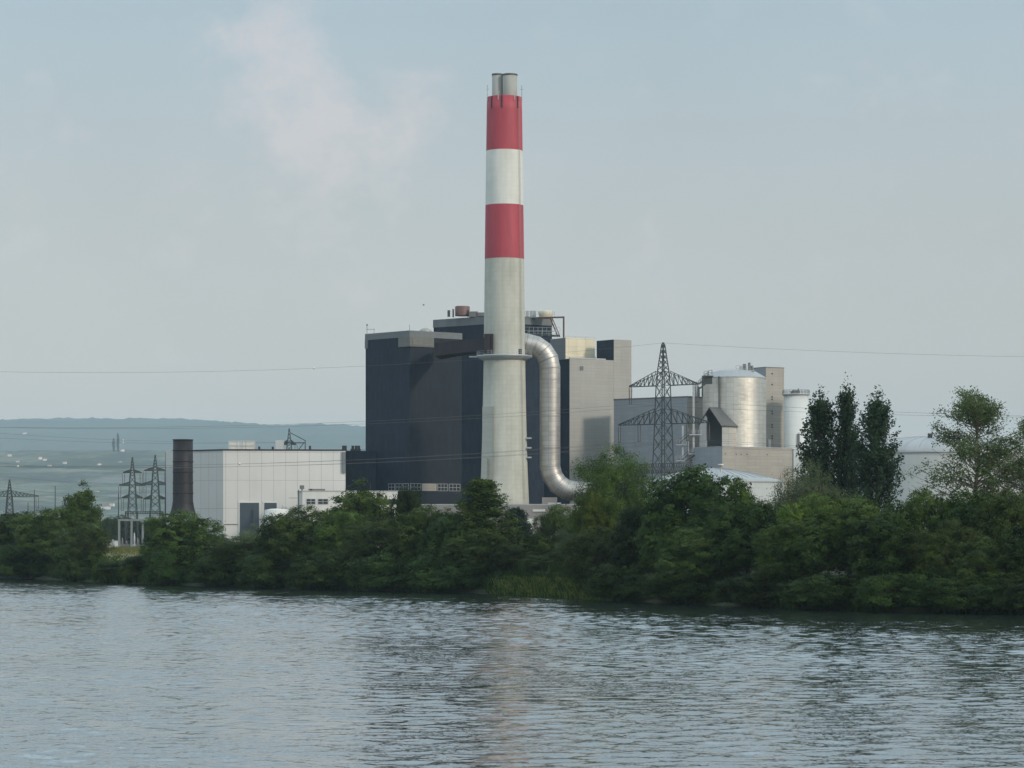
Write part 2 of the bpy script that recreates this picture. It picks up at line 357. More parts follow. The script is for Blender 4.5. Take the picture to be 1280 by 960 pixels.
scene.view_settings.view_transform = 'Standard'; scene.view_settings.look = 'None'
scene.view_settings.exposure = -0.68; scene.view_settings.gamma = 1.0; scene.view_settings.use_curve_mapping = False
scene.cycles.volume_bounces = 0; scene.cycles.max_bounces = 6; scene.cycles.transparent_max_bounces = 8
scene.cycles.use_denoising = True
HAZE_D = 4.6e-5
hz = MB(); hz.box((0, 11300, 440), (30000, 24000, 900)); ho = hz.build('haze', M['concrete'])
tag(ho, 'thin pale blue haze over river, plant and far hills', 'haze', kind='stuff')
hm = bpy.data.materials.new('haze_air'); hm.use_nodes = True; hn = hm.node_tree
for n_ in list(hn.nodes):
    if n_.type != 'OUTPUT_MATERIAL': hn.nodes.remove(n_)
pv = N(hn, 'ShaderNodeVolumePrincipled'); pv.inputs['Color'].default_value = (0.64, 0.85, 1.0, 1); pv.inputs['Density'].default_value = HAZE_D; pv.inputs['Anisotropy'].default_value = -0.2
hn.links.new(pv.outputs[0], hn.nodes['Material Output'].inputs['Volume'])
ho.data.materials[0] = hm

# ------------------------------------------------------------------ bank line, ground, water
BK = [(-50, 52), (0, 54), (200, 63), (400, 69), (600, 74), (740, 82), (900, 89), (1100, 97), (1280, 100), (1330, 101)]
def bankY(px): return EYE * F / float(np.interp(px, [b[0] for b in BK], [b[1] for b in BK]))
line = [(-1500, 2600), (-620, 1400), (-300, 960)] + [(X(p, bankY(p)), bankY(p)) for p in range(-50, 1331, 30)] + [(110, 290), (180, 190), (300, 0), (520, -400), (1200, -1500)]
dense = []
for i in range(len(line) - 1):
    a, b = Vector(line[i]), Vector(line[i + 1]); n = max(1, int((b - a).length / 6)) if 360 < a.y < 800 else 6
    for k in range(n): dense.append(a.lerp(b, k / n))
dense.append(Vector(line[-1]))
offs = [(-6, -2.0), (0, -0.15), (0.8, 0.5), (2.5, 1.3), (6, 2.6), (10, 3.7), (16, 4.0), (40, 4.0), (150, 4.0), (600, 4.0), (2000, 5.0), (5000, 8.0), (16000, 10.0)]
vs = []; fs = []
nrm = Vector((0.87, 0.5)).normalized()
for i, p in enumerate(dense):
    a = dense[max(0, i - 2)]; b = dense[min(len(dense) - 1, i + 2)]; t = (b - a).normalized(); n = Vector((-t.y, t.x))
    if n.dot(nrm) < 0: n = -n
    wig = 0.9 * math.sin(i * 1.7) + 0.6 * math.sin(i * 0.63 + 1)
    for j, (d, z) in enumerate(offs):
        m = n.lerp(nrm, min(1, d / 200)).normalized() if d > 20 else n
        q = p + m * (d + (wig if 0 <= d < 12 else 0)); vs.append((q.x, q.y, z + (0.25 * math.sin(i * 2.3 + j) if 1 < d < 12 else 0)))
k = len(offs)
for i in range(len(dense) - 1):
    for j in range(k - 1): fs.append((i * k + j, (i + 1) * k + j, (i + 1) * k + j + 1, i * k + j + 1))
me = bpy.data.meshes.new('ground'); me.from_pydata(vs, [], fs)
gm, nt, b = new_mat('ground_soil_grass'); L = nt.links
tc = N(nt, 'ShaderNodeTexCoord'); n1 = N(nt, 'ShaderNodeTexNoise', Scale=0.08, Detail=8.0, Roughness=0.65); L.new(tc.outputs['Object'], n1.inputs['Vector'])
cr_ = N(nt, 'ShaderNodeValToRGB'); L.new(n1.outputs['Fac'], cr_.inputs['Fac'])
cr_.color_ramp.elements[0].position = 0.35; cr_.color_ramp.elements[0].color = (0.012, 0.020, 0.008, 1)
cr_.color_ramp.elements[1].position = 0.65; cr_.color_ramp.elements[1].color = (0.034, 0.040, 0.018, 1)
L.new(cr_.outputs[0], b.inputs['Base Color']); b.inputs['Roughness'].default_value = 0.95
me.materials.append(gm); go = bpy.data.objects.new('ground', me); COL.objects.link(go)
tag(go, kind='structure')
bmn = bmesh.new(); bmn.from_mesh(me); bmesh.ops.recalc_face_normals(bmn, faces=bmn.faces)
bmn.faces.ensure_lookup_table()
if sum(f.normal.z for f in bmn.faces) < 0: bmesh.ops.reverse_faces(bmn, faces=bmn.faces)
bmn.to_mesh(me); bmn.free()

def water_sheet():
    """one sheet: a fan of real waves where the river is seen closely, flat water all round it"""
    r = np.random.default_rng(11); ys = [80.0]
    while ys[-1] < 690: ys.append(ys[-1] + 0.17 + ys[-1] * 0.0007)
    ys = np.array(ys); dys = np.gradient(ys)[:, None]; nx = 470; u = np.linspace(-1, 1, nx)
    half = ys * .19 + 26; GX = u[None, :] * half[:, None]; GY = np.repeat(ys[:, None], nx, 1)
    z = np.zeros_like(GX)
    env = 0.78 + 0.22 * (np.sin(GX / 9.1 + 1.3 * np.sin(GY / 23)) * np.sin(GY / 17.3 + 2 * np.sin(GX / 31)) + .8 * np.sin(GX / 23 + GY / 41))
    env = np.clip(env, .3, 1.3); env = env * np.clip(.70 + GY / 1000, .78, 1.15)
    for k in range(54):
        lam = 0.75 * (4.2 / 0.75) ** r.random(); kk = 2 * math.pi / lam; a = r.normal(R(-78), R(38)); ph = r.uniform(0, 6.28)
        warp = .5 * np.sin(GX / (lam * 3.1) + ph) + .5 * np.sin(GY / (lam * 4.3) + 2 * ph)
        z += np.clip(lam / dys / 2.2 - .5, 0, 1) * (0.118 * math.sqrt(2 / 54) / kk) * np.sin(kk * (GX * math.cos(a) + GY * math.sin(a)) + ph + warp)
    fx = np.clip((1 - np.abs(u))[None, :] * 12, 0, 1); fy = np.clip(np.minimum(ys - 80, 690 - ys) / 10, 0, 1)[:, None]
    z *= env * fx * fy
    n = len(ys); V_ = np.stack([GX.ravel(), GY.ravel(), z.ravel()], 1); idx = np.arange(n * nx).reshape(n, nx)
    Fq = np.stack([idx[:-1, :-1].ravel(), idx[:-1, 1:].ravel(), idx[1:, 1:].ravel(), idx[1:, :-1].ravel()], 1)
    ex = [(-4000, -1500, 0), (2500, -1500, 0), (2500, 2600, 0), (-4000, 2600, 0)]; b = len(V_)
    a0, a1, a2, a3 = idx[0, 0], idx[0, -1], idx[-1, -1], idx[-1, 0]
    V_ = np.concatenate([V_, np.array(ex, float)]); Fq = np.concatenate([Fq, [[b, b + 1, a1, a0], [b + 1, b + 2, a2, a1], [b + 2, b + 3, a3, a2], [b + 3, b, a0, a3]]])
    m = len(Fq); me = bpy.data.meshes.new('river_water'); me.vertices.add(len(V_)); me.vertices.foreach_set('co', V_.astype(np.float32).ravel())
    me.loops.add(4 * m); me.loops.foreach_set('vertex_index', Fq.astype(np.int32).ravel()); me.polygons.add(m)
    me.polygons.foreach_set('loop_start', np.arange(0, 4 * m, 4, dtype=np.int32)); me.polygons.foreach_set('loop_total', np.full(m, 4, dtype=np.int32))
    me.update(calc_edges=True); me.polygons.foreach_set('use_smooth', np.ones(m, dtype=bool)); me.materials.append(M['concrete'])
    o = bpy.data.objects.new('river_water', me); COL.objects.link(o); return o
wo = water_sheet(); tag(wo, kind='structure')
wt, nt, b = new_mat('river_water'); L = nt.links
b.inputs['Base Color'].default_value = (0.020, 0.030, 0.025, 1); b.inputs['Roughness'].default_value = 0.08; b.inputs['IOR'].default_value = 1.4
tc = N(nt, 'ShaderNodeTexCoord')
def wave(scale, sx, sy, det, rot, rough=0.6):
    mp = N(nt, 'ShaderNodeMapping'); mp.inputs['Scale'].default_value = (sx, sy, 1); mp.inputs['Rotation'].default_value = (0, 0, R(rot))
    L.new(tc.outputs['Object'], mp.inputs['Vector'])
    n = N(nt, 'ShaderNodeTexNoise', Scale=scale, Detail=det, Roughness=rough); L.new(mp.outputs[0], n.inputs['Vector']); return n
def vm(op, a, b=None):
    n = N(nt, 'ShaderNodeVectorMath', operation=op); L.new(a, n.inputs[0])
    if b is not None:
        if isinstance(b, tuple): n.inputs[1].default_value = b
        else: L.new(b, n.inputs[1])
    return n.outputs[0]
def slopes(n, ax, ay):                      # zero-mean wave slopes
    return vm('MULTIPLY', vm('SUBTRACT', n.outputs['Color'], (0.5, 0.5, 0.5)), (ax, ay, 0))
fine = slopes(wave(5.5, 0.8, 1.0, 2.0, 5), 0.60, 0.44)
geo = N(nt, 'ShaderNodeNewGeometry')
pa = wave(0.085, 0.45, 1.0, 4.0, 10, 0.6)
pr = N(nt, 'ShaderNodeMapRange'); pr.inputs['From Min'].default_value = 0.40; pr.inputs['From Max'].default_value = 0.60
pr.inputs['To Min'].default_value = 0.25; pr.inputs['To Max'].default_value = 1.25; L.new(pa.outputs['Fac'], pr.inputs['Value'])
sc3 = N(nt, 'ShaderNodeVectorMath', operation='SCALE'); L.new(fine, sc3.inputs[0]); L.new(pr.outputs[0], sc3.inputs['Scale'])
nn = vm('NORMALIZE', vm('ADD', sc3.outputs[0], geo.outputs['Normal']))
L.new(nn, b.inputs['Normal'])
gl = N(nt, 'ShaderNodeBsdfGlossy'); gl.inputs['Color'].default_value = (0.86, 0.90, 0.93, 1); gl.inputs['Roughness'].default_value = 0.08; L.new(nn, gl.inputs['Normal'])
mxs = N(nt, 'ShaderNodeMixShader'); mxs.inputs[0].default_value = 0.36; L.new(b.outputs[0], mxs.inputs[1]); L.new(gl.outputs[0], mxs.inputs[2]); L.new(mxs.outputs[0], nt.nodes['Material Output'].inputs['Surface'])
wo.data.materials[0] = wt

# ------------------------------------------------------------------ hills
def hills():
    nx, ny = 700, 150
    xs = np.linspace(-9800, 9800, nx); ys = np.concatenate([np.linspace(5000, 11500, 80), np.linspace(11650, 21000, 70)])
    GX, GY = np.meshgrid(xs, ys)
    r = np.random.default_rng(3)
    def fbm(x, y, s, o):
        t = 0; a = 1
        for k in range(o):
            ph = r.uniform(0, 6.28, 4); an = r.uniform(0, 3.14, 2)
            t = t + a * (np.sin((x * np.cos(an[0]) + y * np.sin(an[0])) / s + ph[0]) * np.cos((x * np.cos(an[1]) + y * np.sin(an[1])) / s + ph[1]))
            s /= 1.9; a *= 0.55
        return t
    px = GX / GY * F + 640
    # near vineyard slope, up to about 145 m, then the blue ridge
    near = 263 * np.clip((GY - 5600) / 3220, 0, 1) ** 1.1 * np.interp(px, [-900, 0, 480, 700, 900, 1400], [0.9, 1, 1.04, .75, 0.25, 0.15])
    rim = np.interp(px, [-1500, -100, 0, 120, 200, 260, 300, 355, 400, 457, 600, 800, 1000, 1600], [300, 345, 348, 350, 351, 347, 340, 334, 338, 330, 290, 180, 90, 60])
    far = rim * 1.92 * np.clip((GY - 11500) / 5900, 0, 1) ** 0.8 * np.where(GY > 18200, 1 - (GY - 18200) / 9000, 1)
    z = np.maximum(near, far) + np.minimum(near, far) * 0.1
    z += fbm(GX, GY, 520, 7) * 14 * np.clip((GY - 5600) / 1000, 0, 1) - 2 * 0
    z += np.where(GY > 12000, np.abs(r.normal(0, 5.5, z.shape)), r.normal(0, 1.5, z.shape) * (GY > 6500))
    z = np.where(GY < 5600, 2.0, 4 + z)
    v = np.stack([GX.ravel(), GY.ravel(), z.ravel()], 1)
    idx = np.arange(nx * ny).reshape(ny, nx)
    f = np.stack([idx[:-1, :-1].ravel(), idx[:-1, 1:].ravel(), idx[1:, 1:].ravel(), idx[1:, :-1].ravel()], 1)
    me = bpy.data.meshes.new('hills'); me.from_pydata(v.tolist(), [], f.tolist()); me.polygons.foreach_set('use_smooth', [True] * len(f))
    m, nt, b = new_mat('hill_fields_woods'); L = nt.links
    tc = N(nt, 'ShaderNodeTexCoord')
    mp = N(nt, 'ShaderNodeMapping'); mp.inputs['Scale'].default_value = (1, 0.9, 2.5); L.new(tc.outputs['Object'], mp.inputs['Vector'])
    n1 = N(nt, 'ShaderNodeTexNoise', Scale=0.0045, Detail=12.0, Roughness=0.72); L.new(mp.outputs[0], n1.inputs['Vector'])
    cr = N(nt, 'ShaderNodeValToRGB'); L.new(n1.outputs['Fac'], cr.inputs['Fac']); e = cr.color_ramp.elements
    e[0].position = 0.44; e[0].color = (0.012, 0.026, 0.012, 1); e[1].position = 0.60; e[1].color = (0.145, 0.145, 0.115, 1)
    e2 = cr.color_ramp.elements.new(0.50); e2.color = (0.045, 0.060, 0.030, 1)
    # terraced rows of the vineyards
    vo = N(nt, 'ShaderNodeTexVoronoi', Scale=0.004); L.new(mp.outputs[0], vo.inputs['Vector'])
    mx = N(nt, 'ShaderNodeMix', data_type='RGBA', blend_type='OVERLAY'); mx.inputs['Factor'].default_value = 0.12
    L.new(cr.outputs[0], mx.inputs['A']); L.new(vo.outputs['Color'], mx.inputs['B'])
    sp = N(nt, 'ShaderNodeSeparateXYZ'); L.new(tc.outputs['Object'], sp.inputs[0])
    fr = N(nt, 'ShaderNodeMapRange'); fr.inputs['From Min'].default_value = 9000; fr.inputs['From Max'].default_value = 11500; L.new(sp.outputs['Y'], fr.inputs['Value'])
    n2 = N(nt, 'ShaderNodeTexNoise', Scale=0.002, Detail=6.0); L.new(tc.outputs['Object'], n2.inputs['Vector'])
    c2 = N(nt, 'ShaderNodeValToRGB'); L.new(n2.outputs['Fac'], c2.inputs['Fac'])
    c2.color_ramp.elements[0].position = .4; c2.color_ramp.elements[0].color = (0.018, 0.035, 0.016, 1); c2.color_ramp.elements[1].position = .7; c2.color_ramp.elements[1].color = (0.05, 0.06, 0.03, 1)
    m2 = N(nt, 'ShaderNodeMix', data_type='RGBA'); L.new(fr.outputs[0], m2.inputs['Factor']); L.new(mx.outputs['Result'], m2.inputs['A']); L.new(c2.outputs[0], m2.inputs['B'])
    L.new(m2.outputs['Result'], b.inputs['Base Color']); b.inputs['Roughness'].default_value = 0.95
    me.materials.append(m); o = bpy.data.objects.new('hills', me); COL.objects.link(o); tag(o, kind='structure')
    def height(x, y):
        i = np.argmin(abs(ys - y)); j = np.argmin(abs(xs - x)); return float(z[i, j])
    return height
hill_z = hills()

# small houses on the hillside
hs = thing('hillside_house', (0, 0, 0), 'tiny pale house with a reddish roof on the far vineyard hillside', 'house', 'tiny houses scattered on the far hillside')
wl = MB().box((0, 0, 3), (13, 9, 8)).build('wall', M['white_plain'], hs)
rf = MB(); rf.face([(-7, -5, 7), (7, -5, 7), (7, 0, 10.5), (-7, 0, 10.5)]); rf.face([(7, 5, 7), (-7, 5, 7), (-7, 0, 10.5), (7, 0, 10.5)])
rf.face([(-7, -5, 7), (-7, 0, 10.5), (-7, 5, 7)]); rf.face([(7, -5, 7), (7, 5, 7), (7, 0, 10.5)]); rf.face([(-7, -5, 7), (-7, 5, 7), (7, 5, 7), (7, -5, 7)])
rf.build('roof', M['tile'], hs)
spots = [(22, 580), (50, 574), (56, 577), (62, 584), (81, 580), (153, 564), (150, 580), (124, 582), (31, 543.5), (135, 635), (129, 638), (140, 632), (121, 617), (12, 570)]
for i, (px, py) in enumerate(spots):
    best = min((abs(hill_z(X(px, Y), Y) - Z(py, Y)), Y) for Y in range(5650, 9000 if py > 550 else 17300, 25))
    Y = best[1]
    o = hs if i == 0 else copy_tree(hs)
    o.location = (X(px, Y), Y, hill_z(X(px, Y), Y)); o.rotation_euler.z = R(rng.uniform(-50, 50)); s_ = 0.8 if py > 550 else 1.6
    o.scale = (s_, s_, s_)

# ------------------------------------------------------------------ chimney
CY = 960.0; pxm = CY / F
def cr_(w): return w / 2 * pxm
ch = thing('power_station_chimney', (X(630, CY), CY, GZ), 'tall concrete chimney with red and white bands beside the dark boiler house', 'chimney')
cc = (X(630.5, CY), CY)
def wid(py): return float(np.interp(py, [122, 324, 445, 470, 530, 580, 628, 690], [43.5, 49, 52, 52.5, 55, 57.5, 61.5, 68]))
def seg(y0, y1, extra=0.0, steps=6):
    return [(cr_(wid(y1 + (y0 - y1) * k / steps)) + extra, Z(y1 + (y0 - y1) * k / steps, CY)) for k in range(steps + 1)]
MB().lathe(cc, seg(324, 690, 0, 24), 64, cap_top=False).build('shaft', M['concrete'], ch)
for y0, y1, mt in ((257, 324, 'red'), (189, 257, 'white_band'), (122, 189, 'red')):
    o = MB().lathe(cc, seg(y0, y1, 0.04, 4), 64, cap_top=(y0 == 122)).build('painted_band', M[mt], ch)
tag([c for c in ch.children if c.name.startswith('painted_band')][1], 'white painted band')
for px, top, w_ in ((622, 91.5, 14), (637.5, 93, 18)):
    r_ = w_ / 2 * pxm; c0 = (X(px, CY), CY + (1.2 if px < 630 else -1.0))
    fl = MB().lathe(c0, [(r_, Z(124, CY)), (r_, Z(top, CY)), (r_ - 0.35, Z(top, CY)), (r_ - 0.35, Z(top + 4, CY))], 32, cap_top=True).build('flue', M['flue'], ch)
    MB().lathe(c0, [(r_ + 0.12, Z(top + 2.2, CY)), (r_ + 0.12, Z(top + .6, CY))], 32, cap_top=False).build('rim_ring', M['galv'], fl)
for a in (200, 250, 305, 345, 60, 120):
    rr = cr_(43) + 0.25; p = Vector((cc[0] + rr * math.cos(R(a)), cc[1] + rr * math.sin(R(a)), Z(124, CY)))
    m = MB().bar(p - Vector((0, 0, 1.0)), p + Vector((0, 0, 4.4 if a in (200, 345) else 2.0)), 0.28)
    m.bar(p + Vector((-0.5, 0, 3.0 if a in (200, 345) else 1.4)), p + Vector((.5, 0, 3.0 if a in (200, 345) else 1.4)), 0.15)
    m.build('antenna', M['galv_light'], ch)
for a in (262, 318, 225):
    rr = cr_(43.8) + 0.12; p = Vector((cc[0] + rr * math.cos(R(a)), cc[1] + rr * math.sin(R(a)), Z(130, CY)))
    MB().box(p, (0.45, 0.3, 4.0), R(a + 90)).build('aviation_light_bracket', M['dark_steel'], ch)
# ring platform
zp = Z(445.5, CY); rp = 35 * pxm; ri = cr_(52) - .05
pl = MB().lathe(cc, [(ri, zp - 1.6), (ri + 0.7, zp - 1.2), (rp, zp - 0.25), (rp, zp + 0.25), (ri, zp + 0.3)], 64, cap_top=False).build('ring_platform', M['galv_light'], ch)
rl = MB(); ring = [Vector((cc[0] + (rp - .15) * math.cos(2 * math.pi * k / 40), cc[1] + (rp - .15) * math.sin(2 * math.pi * k / 40), zp + .25)) for k in range(41)]
railing(rl, ring, 1.3, 0.09, 1.6); rl.build('railing', M['galv_light'], pl)
MB().box((X(592, CY), CY - 1, zp - .2), (3.0, 1.0, 0.5)).build('davit', M['galv_light'], pl)
# service shafts climbing the left of the chimney front
def strip(p0, p1, y0, y1, out, mt, nm):
    m = MB(); K = 10
    for k in range(K):
        ya, yb = y0 + (y1 - y0) * k / K, y0 + (y1 - y0) * (k + 1) / K
        def q(px, py, o):
            r_ = cr_(wid(py)) + o; dx = X(px, CY) - cc[0]; dx = max(-r_ * .985, min(r_ * .985, dx)); return Vector((cc[0] + dx, cc[1] - math.sqrt(r_ * r_ - dx * dx), Z(py, CY)))
        A = [q(p0, yb, out), q(p1, yb, out), q(p1, ya, out), q(p0, ya, out)]
        m.face(A, [(0, 0), (2, 0), (2, 5), (0, 5)]); B = [q(p0, yb, -.3), q(p1, yb, -.3), q(p1, ya, -.3), q(p0, ya, -.3)]
        m.face([A[1], B[1], B[2], A[2]]); m.face([B[0], A[0], A[3], B[3]])
        if k == 0: m.face([A[3], A[2], B[2], B[3]])
    return m.build(nm, M[mt], ch)
strip(603, 617, 509, 690, 0.75, 'concrete', 'service_shaft')
strip(603, 609.5, 573, 690, 1.5, 'concrete', 'cable_duct')
MB().box((X(611, CY), CY - 5.6, Z(431, CY)), (3.0, 3.0, 24 * pxm)).build('duct_mouth', M['rust_box'], ch)
MB().box((X(649.5, CY), CY - 4.6, Z(441.2, CY)), (1.4, 1.0, 2.0)).build('platform_door', M['dark_steel'], ch)
m = MB(); K = 30
for k in range(K):
    ya, yb = 130 + 495 * k / K, 130 + 495 * (k + 1) / K
    def lq(py, o):
        r_ = cr_(wid(py)) + .35; a_ = R(-38) ; return Vector((cc[0] + r_ * math.cos(a_) + o * math.sin(-a_), cc[1] + r_ * math.sin(a_) + o * math.cos(a_), Z(py, CY)))
    for o_ in (-.3, .3): m.bar(lq(ya, o_), lq(yb, o_), .07)
    for q_ in range(4): m.bar(lq(ya + (yb - ya) * q_ / 4, -.3), lq(ya + (yb - ya) * q_ / 4, .3), .06)
m.build('ladder', M['flue'], ch)
for yy in (548, 560, 572):
    MB().box((X(659.5, CY), CY - 2, Z(yy, CY)), (2.6, 1.6, 0.45)).build('bracket', M['galv_light'], ch)

# ------------------------------------------------------------------ dark boiler house, front block
fpB = quad(457, 1018, 512, 1000, 577, 1014)
zt = Z(413, 1000); zpz = Z(421, 1000)
bh = thing('boiler_house', (X(520, 1010), 1010, GZ), 'dark navy boiler house block with grey parapet, left of the chimney', 'building')
MB().prism(fpB, GZ, zpz).build('wall', M['navy'], bh)
mm = MB(); wall_box(mm, fpB[1], fpB[2], 0.02, math.dist(fpB[1], fpB[2]), GZ, zpz - .05, 0.06, 0.2); mm.build('brown_facing', M['navy_brick'], bh)
MB().prism(grow(fpB, 0.25), zpz, zt).build('parapet', M['parapet'], bh)
mm = MB(); wall_box(mm, fpB[0], fpB[1], math.dist(fpB[0], fpB[1]) - 5.6, math.dist(fpB[0], fpB[1]) + .3, Z(433, 1000), zpz - .05, 0.5, .2)
wall_box(mm, fpB[1], fpB[2], -.3, 10.2, Z(433, 1000), zpz - .05, 0.5, .2); mm.build('corner_louvre', M['corner'], bh)
mm = MB(); wall_box(mm, fpB[1], fpB[2], 0.8, 9.6, Z(431.5, 1000), Z(422.5, 1000), 0.62, .1); mm.build('louvre_panel', M['corner'], bh)
mm = MB(); wall_box(mm, fpB[0], fpB[1], 0, 1.6, Z(434, 1010), zpz - .05, 0.4, .2); mm.build('louvre_panel', M['parapet'], bh)
def window_row(par, a, b, us, z0, z1, mt='glass'):
    for u0, u1 in us:
        m = MB(); wall_box(m, a, b, u0, u1, z0, z1, 0.12, 0.1); fr = m.build('window', M['galv_light'], par)
        m = MB(); n = max(1, int((u1 - u0) / 1.3)); wdt = (u1 - u0 - 0.25) / n
        for k in range(n): wall_box(m, a, b, u0 + .12 + k * wdt + .1, u0 + .12 + (k + 1) * wdt - .1, z0 + .15, (z0 + z1) / 2 - .08, 0.16, 0.0); wall_box(m, a, b, u0 + .12 + k * wdt + .1, u0 + .12 + (k + 1) * wdt - .1, (z0 + z1) / 2 + .08, z1 - .15, 0.16, 0.0)
        m.build('pane', M[mt], fr)
lenL, lenR = math.dist(fpB[0], fpB[1]), math.dist(fpB[1], fpB[2])
window_row(bh, fpB[0], fpB[1], [(lenL - 11.5, lenL - 7.9), (lenL - 7.4, lenL - 3.8), (lenL - 3.3, lenL - 0.4)], Z(613, 1000), Z(604, 1000))
window_row(bh, fpB[1], fpB[2], [(0.3, 4.9), (12.0, 16.4), (17, 22)], Z(613.5, 1003), Z(604.3, 1003))
mm = MB(); wall_box(mm, fpB[1], fpB[2], 5.3, 11.6, Z(613.5, 1003), Z(604.3, 1003), .14, .1); mm.build('wall_panel', M['beige'], bh)
rl = MB(); zc = zt; 
rl.bar((fpB[0][0] + .5, fpB[0][1], zc), (fpB[0][0] + .5, fpB[0][1], zc + 3.2), .14); rl.bar((fpB[0][0] + .1, fpB[0][1], zc + 1.6), (fpB[0][0] + 3.2, fpB[0][1], zc + 1.6), .1); rl.bar((fpB[0][0] + 3, fpB[0][1], zc), (fpB[0][0] + 3, fpB[0][1], zc + 2), .1)
rl.box((fpB[0][0] + .5, fpB[0][1], zc + 3.2), (.5, .3, .5)); rl.bar((fpB[1][0], fpB[1][1] + .5, zc), (fpB[1][0], fpB[1][1] + .5, zc + 2.0), .12)
rl.build('mast', M['galv'], bh)
MB().lathe((X(532, 1012), 1012), [(2.2, zt - .1), (2.2, zt + .7), (1.6, zt + 1.3), (0.6, zt + 1.7), (0, zt + 1.75)], 20).build('roof_dome', M['grey_clad'], bh)
# low dark wing between white hall and boiler house
fpW = [(X(431.5, 1012), 1012), (X(470, 1013), 1013), (X(470, 1045), 1045), (X(431.5, 1040), 1040)]
wg = MB().prism(fpW, GZ, Z(563.5, 1012)).build('wing_wall', M['navy'], bh)
m = MB(); 
for px in (430.5, 441, 445, 448.5): m.box((X(px, 1016), 1016, Z(561.3, 1016)), (0.9 if px > 431 else 1.6, 1.0, 2.4))
m.box((X(444.5, 1016), 1016, Z(562.8, 1016)), (3.6, 1.6, .9)); m.build('roof_vent', M['dark_steel'], bh)
m = MB(); m.bar(V(463, 562, 1005), V(463, 541, 1005) - Vector((0, 0, 0)), .0001); 
# ------------------------------------------------------------------ rear boiler tower
fpD = quad(542, 1075, 626, 1052, 690, 1065)
ztD = Z(394, 1052); zpD = Z(404, 1052)
bt = thing('boiler_tower', (X(615, 1065), 1065, GZ), 'highest dark block behind the chimney, grey parapet and tanks on its roof', 'building')
MB().prism(fpD, GZ, zpD).build('wall', M['navy'], bt)
MB().prism(grow(fpD, .25), zpD, ztD).build('parapet', M['parapet'], bt)
m = MB(); m.lathe((X(578, 1066), 1066), [(9.2 * .296, Z(395, 1066)), (9.2 * .296, Z(383.5, 1066)), (8.2 * .296, Z(382.8, 1066))], 24); o = m.build('roof_tank', M['tank_brown'], bt); tag(o, 'brown round tank')
m = MB()
for px, y0, hh, ww in ((561, 392, 4, 1.0), (566.5, 391, 5, .6), (585, 391, 4, .7)): m.box((X(px, 1064), 1064, Z(394, 1064) + hh * .15), (ww, ww, hh * .6))
m.build('roof_pipe', M['galv'], bt)
m = MB().box((X(592, 1062), 1062, Z(393, 1062)), (3.2, 3, 2.0)); m.prism([(X(597, 1060), 1060), (X(606, 1060), 1060), (X(606, 1064), 1064), (X(597, 1064), 1064)], Z(395, 1060), Z(390.5, 1060)); m.build('roof_housing', M['louvre'], bt)
m = MB().lathe((X(682, 1058), 1058), [(7.5 * .294, Z(398, 1058)), (8.6 * .294, Z(394, 1058)), (9.4 * .294, Z(390, 1058)), (8.0 * .294, Z(388.6, 1058))], 24); o = m.build('roof_tank', M['tank_cream'], bt); tag(o, 'cream round tank')
m = MB()
for px in (659, 664, 668): m.box((X(px, 1060), 1060, Z(393, 1060)), (1.1, 1.4, 2.6))
railing(m, [V(656, 395.5, 1057), V(693, 395.8, 1057)], 1.8, .12, 1.6); m.build('roof_railing', M['galv_light'], bt)
m = MB(); m.bar(V(672, 397.2, 1045), V(705.5, 396.5, 1045), .55); m.bar(V(704.6, 396.3, 1045), V(704.6, 449, 1045), .6)
m.bar(V(688, 398, 1045), V(697.5, 421, 1045), .45); m.bar(V(690.5, 398, 1045), V(700, 421, 1045), .3); m.build('portal_beam', M['red_brown'], bt)
m = MB(); railing(m, [V(656, 417, 1040), V(700, 418, 1040)], 2.4, .11, 1.5); railing(m, [V(660, 420.5, 1041), V(695, 420.5, 1041)], 1.8, .11, 2.2); m.build('gallery_railing', M['galv_light'], bt)
m = MB().box((X(674, 1043), 1044, Z(419.5, 1043)), (15, 3, .5)); m.build('gallery_deck', M['galv'], bt)

# dark duct bridge to the chimney
m = MB().prism([(X(543, 985), 985), (X(614, 952.5), 952.5), (X(617, 958), 958), (X(550, 1004), 1004)], Z(442.5, 975), Z(426.5, 975)); o = m.build('duct_bridge', M['rust_box'])
tag(o, 'long dark rusty box duct joining the boiler house to the chimney', 'duct')

# ------------------------------------------------------------------ curved flue gas duct
PY = 962.0
fd = thing('flue_gas_duct', V(688, 690, PY), 'thick shiny steel duct with two elbows, right of the chimney', 'duct')
def arc(c, r, a0, a1, n): return [(c[0] + r * math.cos(R(a0 + (a1 - a0) * k / n)), c[1] - r * math.sin(R(a0 + (a1 - a0) * k / n))) for k in range(n + 1)]
top = [(646, 428.5), (657, 429.5)] + arc((657.5, 460), 30, 88, 0, 4)
path = top + [(687.5, 475), (687.5, 520), (687.5, 560), (687.5, 583)] + arc((719.5, 583), 31.5, 180, 270, 4)[1:] + [(735, 614.5), (765, 614.5)]
pr_ = 12.9 * PY / F
def mitred(pts, rad):
    m = MB(); m.tube([V(a, b_, PY) for a, b_ in pts], rad, 40, smooth=False)
    for i, p in enumerate(m.sm): m.sm[i] = True
    return m
o = mitred(path, pr_).build('duct', M['pipe_steel'], fd)
# flat shading across mitres: mark as sharp by splitting rings
m = MB()
for (a, b_), (c, d) in zip(path[2:7], path[3:8]): pass
for i in range(2, len(path) - 1):
    p = V(path[i][0], path[i][1], PY); t = (V(*path[i + 1], PY) - V(*path[i - 1], PY)).normalized()
    m.tube([p - t * .12, p + t * .12], pr_ + .07, 40)
m.build('flange', M['pipe_steel'], fd)
m = MB(); m.box((X(687, PY), PY + 1, Z(633, PY)), (5, 5, 6)); m.box((X(716, PY), PY + 1, Z(640, PY)), (1.2, 5, 8)); m.build('support', M['base_conc'], fd)

